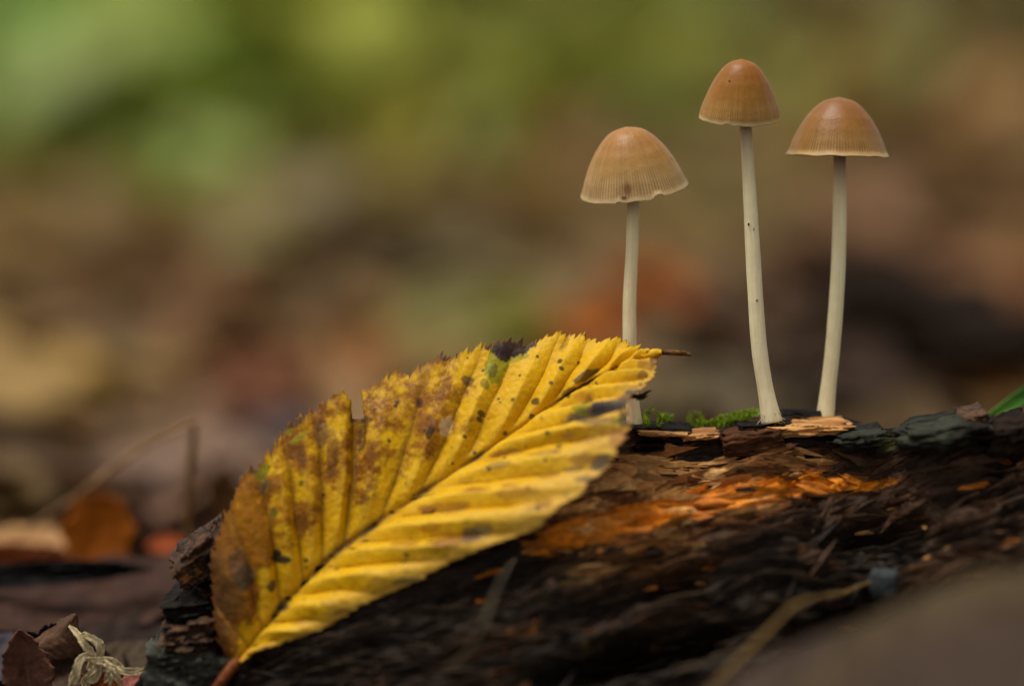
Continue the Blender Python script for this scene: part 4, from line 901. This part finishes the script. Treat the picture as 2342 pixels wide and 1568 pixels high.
moss('longest moss cushion at the foot of the tallest mushroom', [(1625, 1634, 968, 11, 0), (1632, 1642, 962, 12, 0), (1640, 1652, 958, 12, .001), (1650, 1662, 954, 13, 0), (1660, 1672, 951, 13, -.001), (1668, 1682, 949, 13, 0), (1676, 1692, 947, 13, .001), (1686, 1702, 946, 13, 0), (1694, 1712, 944, 13, 0), (1702, 1722, 943, 13, -.001), (1712, 1730, 945, 13, 0), (1720, 1738, 949, 12, .001), (1728, 1746, 954, 11, 0), (1650, 1670, 968, 12, -.001), (1670, 1690, 963, 12, -.001), (1690, 1710, 960, 12, -.001), (1708, 1728, 960, 12, -.001), (1680, 1690, 955, 12, .0015), (1640, 1646, 972, 11, -.001), (1722, 1744, 962, 11, -.001)], 5)

# ------------------------------------------------------------------ single fallen leaves and other small things
def ground_hit(px, py):
    d = 0.3; 
    for dd in np.arange(0.3, 3.0, 0.004):
        q = P(px, py, dd)
        if q[2] <= ground_z(q[0], q[1]) + 0.002: d = dd; break
    return d
def dead_leaf(name, label, pos, size, width, xdir, normal, col, seed, curl=(0.08, 0.07), rnd=0.75, teeth=0.05, lobes=0.0, cat='leaf', group=None, mat='deadleaf', dark=0.5, nu=44, nv=21, fold=0.0, veins=9, origin=0.5, rag=0.0):
    u = np.linspace(0, 1, nu); t = np.linspace(-1, 1, nv)
    U, T = np.meshgrid(u, t, indexing='ij')
    w = width * (np.sin(math.pi * np.clip(U, 0, 1) ** 0.8) ** rnd * 0.5)
    w = w * (1 + lobes * np.sin(U * math.pi * 5.2 + np.sign(T) * 0.9)) 
    saw = (U * 13 + 0.3 * np.sign(T)) % 1.0; w = w * (1 + teeth * (saw - 0.5) * 2)
    w = w * (1 + rag * fbm(U * 7, np.sign(T) * 3.0, 0, seed + 3, 3))
    x = (U - origin) + 0.10 * np.abs(T) * np.sin(math.pi * U) * 0.6; yv = w * T
    h = curl[0] * ((U - 0.5) * 2) ** 2 * 0.5 + curl[1] * np.abs(yv / max(width, .1) * 2) ** 1.6 * 0.5 + fold * np.abs(T) * w
    ph = U * veins - np.abs(T) * 0.8; h = h + 0.0045 * np.sin(ph * 2 * math.pi) * sstep(0, .3, np.abs(T)) + 0.05 * fbm(U * 3, T * 2, 0, seed, 3) - 0.012 * np.exp(-(T / 0.07) ** 2)
    V = np.stack([x, yv, h], -1).reshape(-1, 3) * size
    n1 = fbm(U * 5, T * 3, 0, seed + 7, 4); n2 = fbm(U * 18, T * 11, 0, seed + 8, 3)
    c = np.zeros(U.shape + (3,)); c[...] = lin(col); c = c * (1 + 0.35 * n1 + 0.2 * n2)[..., None]
    vein = np.exp(-((np.abs((ph % 1) - 0.5) - 0.5) / 0.07) ** 2); c = mixc(c, 0.35 * vein, lin(col) * 1.5); c = mixc(c, 0.5 * np.exp(-(T / 0.07) ** 2), lin(col) * 1.4)
    c = mixc(c, dark * sstep(0.15, 0.5, n1 + 0.5 * n2), lin(col) * 0.3)
    me = mesh_np('blade', V, grid_faces(nu, nv), c.reshape(-1, 3))
    o = obj(name, me, M[mat]); place(o, pos, xdir, normal)
    md = o.modifiers.new('thickness', 'SOLIDIFY'); md.thickness = 0.00025; md.offset = 0
    if label: tag(o, label, cat, group)
    return o
def gpos(px, py, lift=0.006):
    d = ground_hit(px, py); p = P(px, py, d); p[2] = float(ground_z(p[0], p[1])) + lift; return p
UPN = np.array([0, -0.35, 1.0])
# left foreground and middle distance
dead_leaf('fallen_leaf', 'upright orange-brown lobed leaf standing in the litter beside the dry bent stalk', P(228, 1216, .452), .0122, .95, (0.12, 0.1, 1), (-0.1, -1, 0.2), (150, 78, 4), 41, curl=(.12, .2), rnd=0.42, lobes=0.10, teeth=0.0, dark=0.3)
dead_leaf('fallen_leaf', 'pale cream fallen leaf lying flat beside the orange-brown leaf', P(80, 1262, .462), .026, .45, (1, 0.2, 0.05), (0.05, -0.45, 1), (186, 140, 90), 42, dark=0.1)
dead_leaf('fallen_leaf', 'small rust-red leaf scrap on the litter near the log end', P(380, 1246, .455), .0062, .6, (1, 0.2, 0.0), (0, -0.7, 1), (150, 66, 18), 43, dark=0.1)
dead_leaf('fallen_leaf', 'large pinkish brown leaf lying below the orange-brown leaf', P(190, 1372, .436), .052, .42, (1, 0.2, 0.06), (0.02, -0.30, 1), (68, 43, 31), 44, curl=(.10, .02), dark=0.8, rag=0.3)
dead_leaf('fallen_leaf', 'dark orange leaf edge above the large pinkish brown leaf', P(40, 1296, .455), .03, .25, (1, 0.1, -0.05), (0, -0.9, 0.6), (112, 52, 12), 45, dark=0.5)
dead_leaf('fallen_leaf', 'black wet curled leaf under the orange-brown upright leaf', P(95, 1312, .4335), .034, .11, (1, 0.1, 0.03), (0, -1, 0.3), (14, 10, 8), 46, curl=(-.08, .05))
dead_leaf('fallen_leaf', 'dark curled leaf with pale veins beside the pale shredded fibres', P(128, 1452, .4015), .0085, .75, (1, 0.1, 0.72), (-0.35, -0.8, 0.55), (92, 64, 44), 47, curl=(.25, -.35), dark=0.7, fold=-0.3, rag=0.5)
dead_leaf('fallen_leaf', 'black hollow leaf curl behind the pale shredded fibres', P(112, 1490, .405), .011, .7, (1, 0.1, 0.3), (0.1, -1, 0.3), (22, 15, 12), 48, curl=(.3, .3), rag=0.4)
dead_leaf('fallen_leaf', 'narrow upright brown leaf point by the dark curled leaf', P(62, 1535, .399), .0125, .55, (-0.18, 0.05, 1), (0.25, -1, 0.1), (96, 62, 47), 49, curl=(.15, .45), dark=0.7, rag=0.5)
dead_leaf('fallen_leaf', 'ragged dark red-orange leaf scrap under the pale shredded fibres', P(225, 1568, .402), .0068, .9, (0.3, 0.1, 1), (0.1, -1, 0.2), (118, 50, 14), 50, curl=(.2, .2), rag=0.8, teeth=0.2)
dead_leaf('fallen_leaf', 'dull pink leaf scrap between the fibres and the grey bark stick', P(298, 1580, .401), .0085, .6, (1, 0.1, 0.35), (-0.3, -0.7, 0.8), (150, 88, 74), 51, dark=0.2, rag=0.3)
dead_leaf('fallen_leaf', 'bluish grey wet leaf lying behind the narrow brown leaf point', P(0, 1512, .412), .020, .5, (1, 0.1, 0.0), (0, -0.6, 1), (60, 56, 62), 52, dark=0.1)
dead_leaf('fallen_leaf', 'brown crumpled leaf under the dark curled leaf', P(150, 1522, .4035), .014, .6, (1, 0.0, 0.25), (0, -0.8, 0.6), (74, 52, 38), 53, curl=(-.2, .3), rag=0.5)
dead_leaf('fallen_leaf', 'small dark upright leaf scrap behind the upper left edge of the yellow leaf', P(512, 1135, .44), .0075, .55, (0.1, 0.1, 1), (0, -1, 0.2), (74, 46, 14), 54, dark=0.5, rag=0.4)
dead_leaf('fallen_leaf', 'dark brown leaf in the shade left of the log end', P(330, 1470, .425), .034, .5, (1, 0.2, 0.03), (0, -0.25, 1), (40, 24, 15), 55)
dead_leaf('fallen_leaf', 'olive brown leaf under the pale shredded fibres', P(300, 1510, .415), .018, .5, (1, 0.1, 0.05), (0, -0.3, 1), (70, 54, 34), 56)
# leaves of the litter that stand out behind
bgl = [((1485, 668), 230, .55, (200, 98, 14), 'bright orange leaf standing in the litter behind the tan mushroom', 61), ((1335, 748), 230, .38, (204, 104, 4), 'deep orange leaf lying behind the top of the yellow leaf', 62), ((1165, 715), 190, .50, (112, 120, 16), 'olive green leaf lying behind the top of the yellow leaf', 63),
       ((1010, 705), 250, .55, (140, 132, 78), 'pale greenish leaf in the litter left of the olive green leaf', 64), ((590, 870), 250, .55, (132, 84, 58), 'dull red leaf in the litter beyond the dry bent stalk', 65), ((845, 805), 130, .6, (164, 108, 62), 'light tan leaf in the litter beside the pale greenish leaf', 66),
       ((40, 870), 290, .55, (200, 164, 104), 'pale straw leaf in the litter beyond the cream leaf', 67), ((1985, 430), 260, .5, (114, 84, 70), 'mauve brown leaf in the litter behind the straight stemmed mushroom', 68), ((2300, 215), 260, .5, (206, 160, 102), 'pale tan leaf high on the bank beyond the mushrooms', 69), ((2305, 690), 110, .8, (150, 96, 58), 'light brown leaf tip in the dark hollow beyond the grass blade', 70),
       ((650, 960), 170, .4, (96, 82, 80), 'dark greyish leaf beside the dull red leaf', 71), ((1650, 880), 190, .5, (124, 110, 84), 'greyish leaf behind the stem of the tallest mushroom', 72)]
for (q, wpx, wd, cl, lab, sd2) in bgl:
    d = ground_hit(q[0], q[1] + wpx * wd * 0.42 + 70); sz = wpx * K * d / FOCUS
    rr = random.Random(sd2); a = rr.uniform(-0.4, 0.4)
    dead_leaf('fallen_leaf', lab, P(q[0], q[1], d), sz, wd, (1, a, rr.uniform(-.1, .15)), (rr.uniform(-.2, .2), -1, 0.5), cl, sd2, dark=0.15, group='leaves that stand out in the litter', nu=20, nv=11)
# dark wood set in to darken the hollow at the right
for (px, py, w, h, sd2) in [(2080, 700, 340, 130, 81), (2250, 780, 280, 110, 82)]:
    dsc = ground_hit(px, py + h * 0.6 + 40); p = P(px, py, dsc)
    me = chunk_mesh('branch_stump', (w * K * dsc / FOCUS, 0.05, h * K * dsc / FOCUS * 1.3), sd2, 0.3, 0.1, (26, 12, 12), 0.4)
    o = obj('rotten_branch', me, M['wood_dark']); place(o, p, (1, 0.15, 0.06), (0, 0, 1))
    tag(o, ['black rotten branch piece in the litter behind the straight stemmed mushroom', 'black rotten branch piece in the litter above the grass blade'][sd2 - 81], 'branch')
# bent dry stalk on the left
sk = thing('dry_stalk', 'thin bent dry grass stalk rising from the litter', 'stalk', P(428, 1270, .448))
tube('culm', [P(0, 1262, .46), P(75, 1203, .456), P(180, 1130, .452), P(300, 1040, .448), P(380, 995, .446), P(444, 964, .444)], [3 * K, 4 * K, 5 * K, 7 * K, 6 * K, 6 * K], M['stalk'], sk, n=60)
tube('blade', [P(445, 962, .444), P(443, 1000, .4445), P(434, 1080, .446), P(429, 1160, .447), P(428, 1270, .448)], [4 * K, 9 * K, 10 * K, 9 * K, 7 * K], M['stalk_brown'], sk, n=50, flat=0.3)
# grass blade on the right
gb_ = thing('grass_blade', 'fresh green grass blade arching out of the cleft beside the grey-green bark', 'grass blade', P(2250, 985, .412))
def ribbon(name, pts, wid, mat, parent, updir=(0, -0.3, 1), n=40, cols=None):
    path = spline(np.asarray(pts, float), n); T = np.gradient(path, axis=0); T /= np.linalg.norm(T, axis=1)[:, None]
    S_ = np.cross(T, np.asarray(updir, float)); S_ /= np.linalg.norm(S_, axis=1)[:, None]; Nn = np.cross(S_, T)
    w = np.interp(np.linspace(0, 1, n), np.linspace(0, 1, len(wid)), wid)
    q = np.linspace(-1, 1, 7); V = path[:, None] + (w[:, None] * q[None])[..., None] * S_[:, None] + (w[:, None] * 0.35 * (q[None] ** 2))[..., None] * Nn[:, None]
    o = obj(name, mesh_np(name, V.reshape(-1, 3), grid_faces(n, 7)), mat, parent); m = o.modifiers.new('thickness', 'SOLIDIFY'); m.thickness = 0.0002
    return o
ribbon('blade', [P(2248, 990, .413), P(2262, 962, .414), P(2300, 934, .415), P(2350, 900, .417), P(2430, 850, .420), P(2560, 800, .425)], np.array([10, 16, 19, 20, 18, 4]) * K, M['grass'], gb_, updir=(0.3, -1.0, 0.4))
ribbon('sheath', [P(2244, 1005, .412), P(2256, 985, .412), P(2275, 965, .412), P(2310, 945, .413)], np.array([7, 9, 8, 2]) * K, M['stalk'], gb_, updir=(0.3, -1.0, 0.4))
# roots lying over the log
rt = tube('root', [log_at(2030, 1308)[0] + np.array([0, -.001, 0]), log_at(1940, 1340)[0] + np.array([0, -.0025, 0]), P(1820, 1383, .362), P(1755, 1445, .358), P(1690, 1510, .355), P(1630, 1570, .354), P(1590, 1620, .354)], [3 * K, 5 * K, 5.5 * K, 6 * K, 6.5 * K, 7 * K, 7 * K], M['root'], n=70, rough=0.2); tag(rt, 'yellowish bare root arching down the front of the rotten log', 'root')
r2 = tube('root', [log_at(1185, 1275)[0], P(1150, 1318, .366), P(1128, 1370, .363), P(1108, 1425, .361), P(1085, 1470, .361), P(1050, 1510, .362), P(1010, 1530, .364)], [3 * K, 4.5 * K, 5.5 * K, 6 * K, 6 * K, 5 * K, 4 * K], M['root_grey'], n=60, rough=0.2); tag(r2, 'thin grey rootlet hanging in the shade under the yellow leaf', 'root')
# pebble stuck on the log
pp, pn = log_at(2025, 1345)
pb = obj('pebble', chunk_mesh('pebble', (60 * K, 48 * K, 62 * K), 77, 0.16, 0, (10, 10, 10), 0.9), M['pebble']); place(pb, pp + pn * 0.0008, (1, 0, 0.1), (0, 0, 1)); tag(pb, 'blue-grey rounded pebble lodged in the front of the log', 'pebble')
# foreground, close to the lens, lower right
dead_leaf('fallen_leaf', 'big blurred pinkish brown leaf lying before the lower right of the log', P(2310, 1630, .285), .060, .55, (1, 0.15, 0.32), (-0.25, -0.25, 1), (66, 49, 36), 91, curl=(-.15, .1), dark=0.7)
dead_leaf('fallen_leaf', 'blurred olive brown leaf behind the big pinkish brown leaf', P(2240, 1470, .315), .052, .38, (1, 0.15, 0.40), (-0.3, -0.3, 1), (78, 62, 38), 92, curl=(-.1, .1), dark=0.75)
dead_leaf('fallen_leaf', 'blurred dull brown leaf flat under the root of the log', P(1960, 1600, .318), .050, .45, (1, 0.2, 0.25), (-0.2, -0.35, 1), (66, 50, 38), 93, curl=(-.1, .1), dark=0.75)
dead_leaf('fallen_leaf', 'small blurred fresh green leaf on the foreground leaves', P(2336, 1362, .325), .0045, .6, (1, 0.1, 0.3), (-0.2, -0.8, 0.6), (84, 104, 30), 94, mat='green', dark=0.0)
# pale shredded fibres at the lower left
fb = thing('shredded_fibres', 'pale cream shredded plant fibres lying among dark leaves', 'fibres', P(200, 1570, .40))
def fib(pts, r, flat=0.5, sd2=0):
    path = spline(np.array([P(a, b, c2 - .004) for (a, b, c2) in pts]), 44); w = np.interp(np.linspace(0, 1, 44), np.linspace(0, 1, len(r)), r) * 1.25 * K      # a shrivelled strip
    T = np.gradient(path, axis=0); T /= np.linalg.norm(T, axis=1)[:, None]; S_ = np.cross(T, np.array([0.2, -1.0, 0.3])); S_ /= np.linalg.norm(S_, axis=1)[:, None]; Nn = np.cross(S_, T)
    q = np.linspace(-1, 1, 11); A_ = np.arange(44)[:, None] * 0.22 + 0 * q[None]; Q_ = q[None] + 0 * A_
    wv = w[:, None] * (1 + 0.55 * fbm(A_, np.sign(Q_) * 2.0, 0, sd2 + 60, 3)); hh = w[:, None] * (0.9 * fbm(A_ * 0.6, Q_ * 2.6, 0.5, sd2 + 61, 3) + 0.5 * Q_ ** 2)
    V = path[:, None] + (wv * Q_)[..., None] * S_[:, None] + hh[..., None] * Nn[:, None]
    o = obj('strand', mesh_np('strand', V.reshape(-1, 3), grid_faces(44, 11)), M['fibre'], fb); m = o.modifiers.new('thickness', 'SOLIDIFY'); m.thickness = 0.00012
    rr = np.random.default_rng(sd2 + 400)
    for k in range(2):                       # frayed side strands
        j = rr.normal(0, 5.0, (len(pts), 2)) * np.linspace(0.4, 1.3, len(pts))[:, None]
        tube('strand', [P(a + q[0], b + q[1], c2 - .0045 + rr.normal(0, .0006)) for (a, b, c2), q in zip(pts, j)], np.array(r) * rr.uniform(0.12, 0.26) * K, M['fibre'], fb, n=30, ns=6, rough=0.5, seed=sd2 + k, flat=0.5)
fib([(158, 1430, .402), (176, 1448, .401), (192, 1470, .4), (206, 1488, .4), (215, 1505, .4)], [2, 5, 6, 7, 6], .5, 1)
fib([(184, 1455, .401), (196, 1452, .4), (214, 1462, .3995), (226, 1478, .3995), (228, 1496, .4), (216, 1508, .4)], [3, 5, 5, 5, 5, 4], .6, 2)
fib([(206, 1456, .402), (222, 1464, .402), (230, 1478, .402), (232, 1500, .402)], [2, 6, 7, 3], .4, 3)
fib([(216, 1505, .3995), (200, 1502, .399), (186, 1506, .3985), (178, 1524, .398), (172, 1545, .398), (167, 1566, .398)], [5, 7, 6, 6, 9, 5], .6, 4)
fib([(186, 1508, .399), (180, 1520, .3995), (182, 1535, .3995)], [4, 4, 2], .5, 5)
fib([(212, 1506, .4), (216, 1530, .4), (210, 1548, .4), (196, 1556, .4), (200, 1580, .4), (204, 1605, .4)], [9, 14, 10, 6, 9, 6], .3, 6)
fib([(216, 1510, .3995), (236, 1510, .399), (252, 1518, .399), (262, 1536, .399), (270, 1552, .399)], [4, 6, 10, 12, 6], .4, 7)
fib([(240, 1512, .399), (262, 1520, .399), (280, 1532, .399), (300, 1536, .399), (325, 1532, .399), (342, 1524, .4)], [8, 10, 7, 6, 5, 4], .7, 8)
fib([(222, 1540, .401), (236, 1530, .4005), (248, 1530, .4), (246, 1546, .4), (240, 1560, .4)], [2, 4, 5, 4, 2], .6, 9)
fib([(248, 1530, .3995), (252, 1550, .399), (252, 1568, .399)], [6, 4, 2], .5, 10)
fib([(262, 1530, .3985), (272, 1555, .3985), (280, 1574, .3985)], [4, 4, 2], .5, 11)
# bark stick by the log end
bs = tube('bark_stick', [P(296, 1595, .395), P(320, 1568, .394), P(345, 1538, .3935), P(364, 1516, .3935), P(382, 1513, .3945)], np.array([10, 10, 9, 8, 4]) * K, M['bark_black'], n=40, rough=0.5, seed=9); tag(bs, 'short black bark stick leaning against the broken end of the log', 'stick')
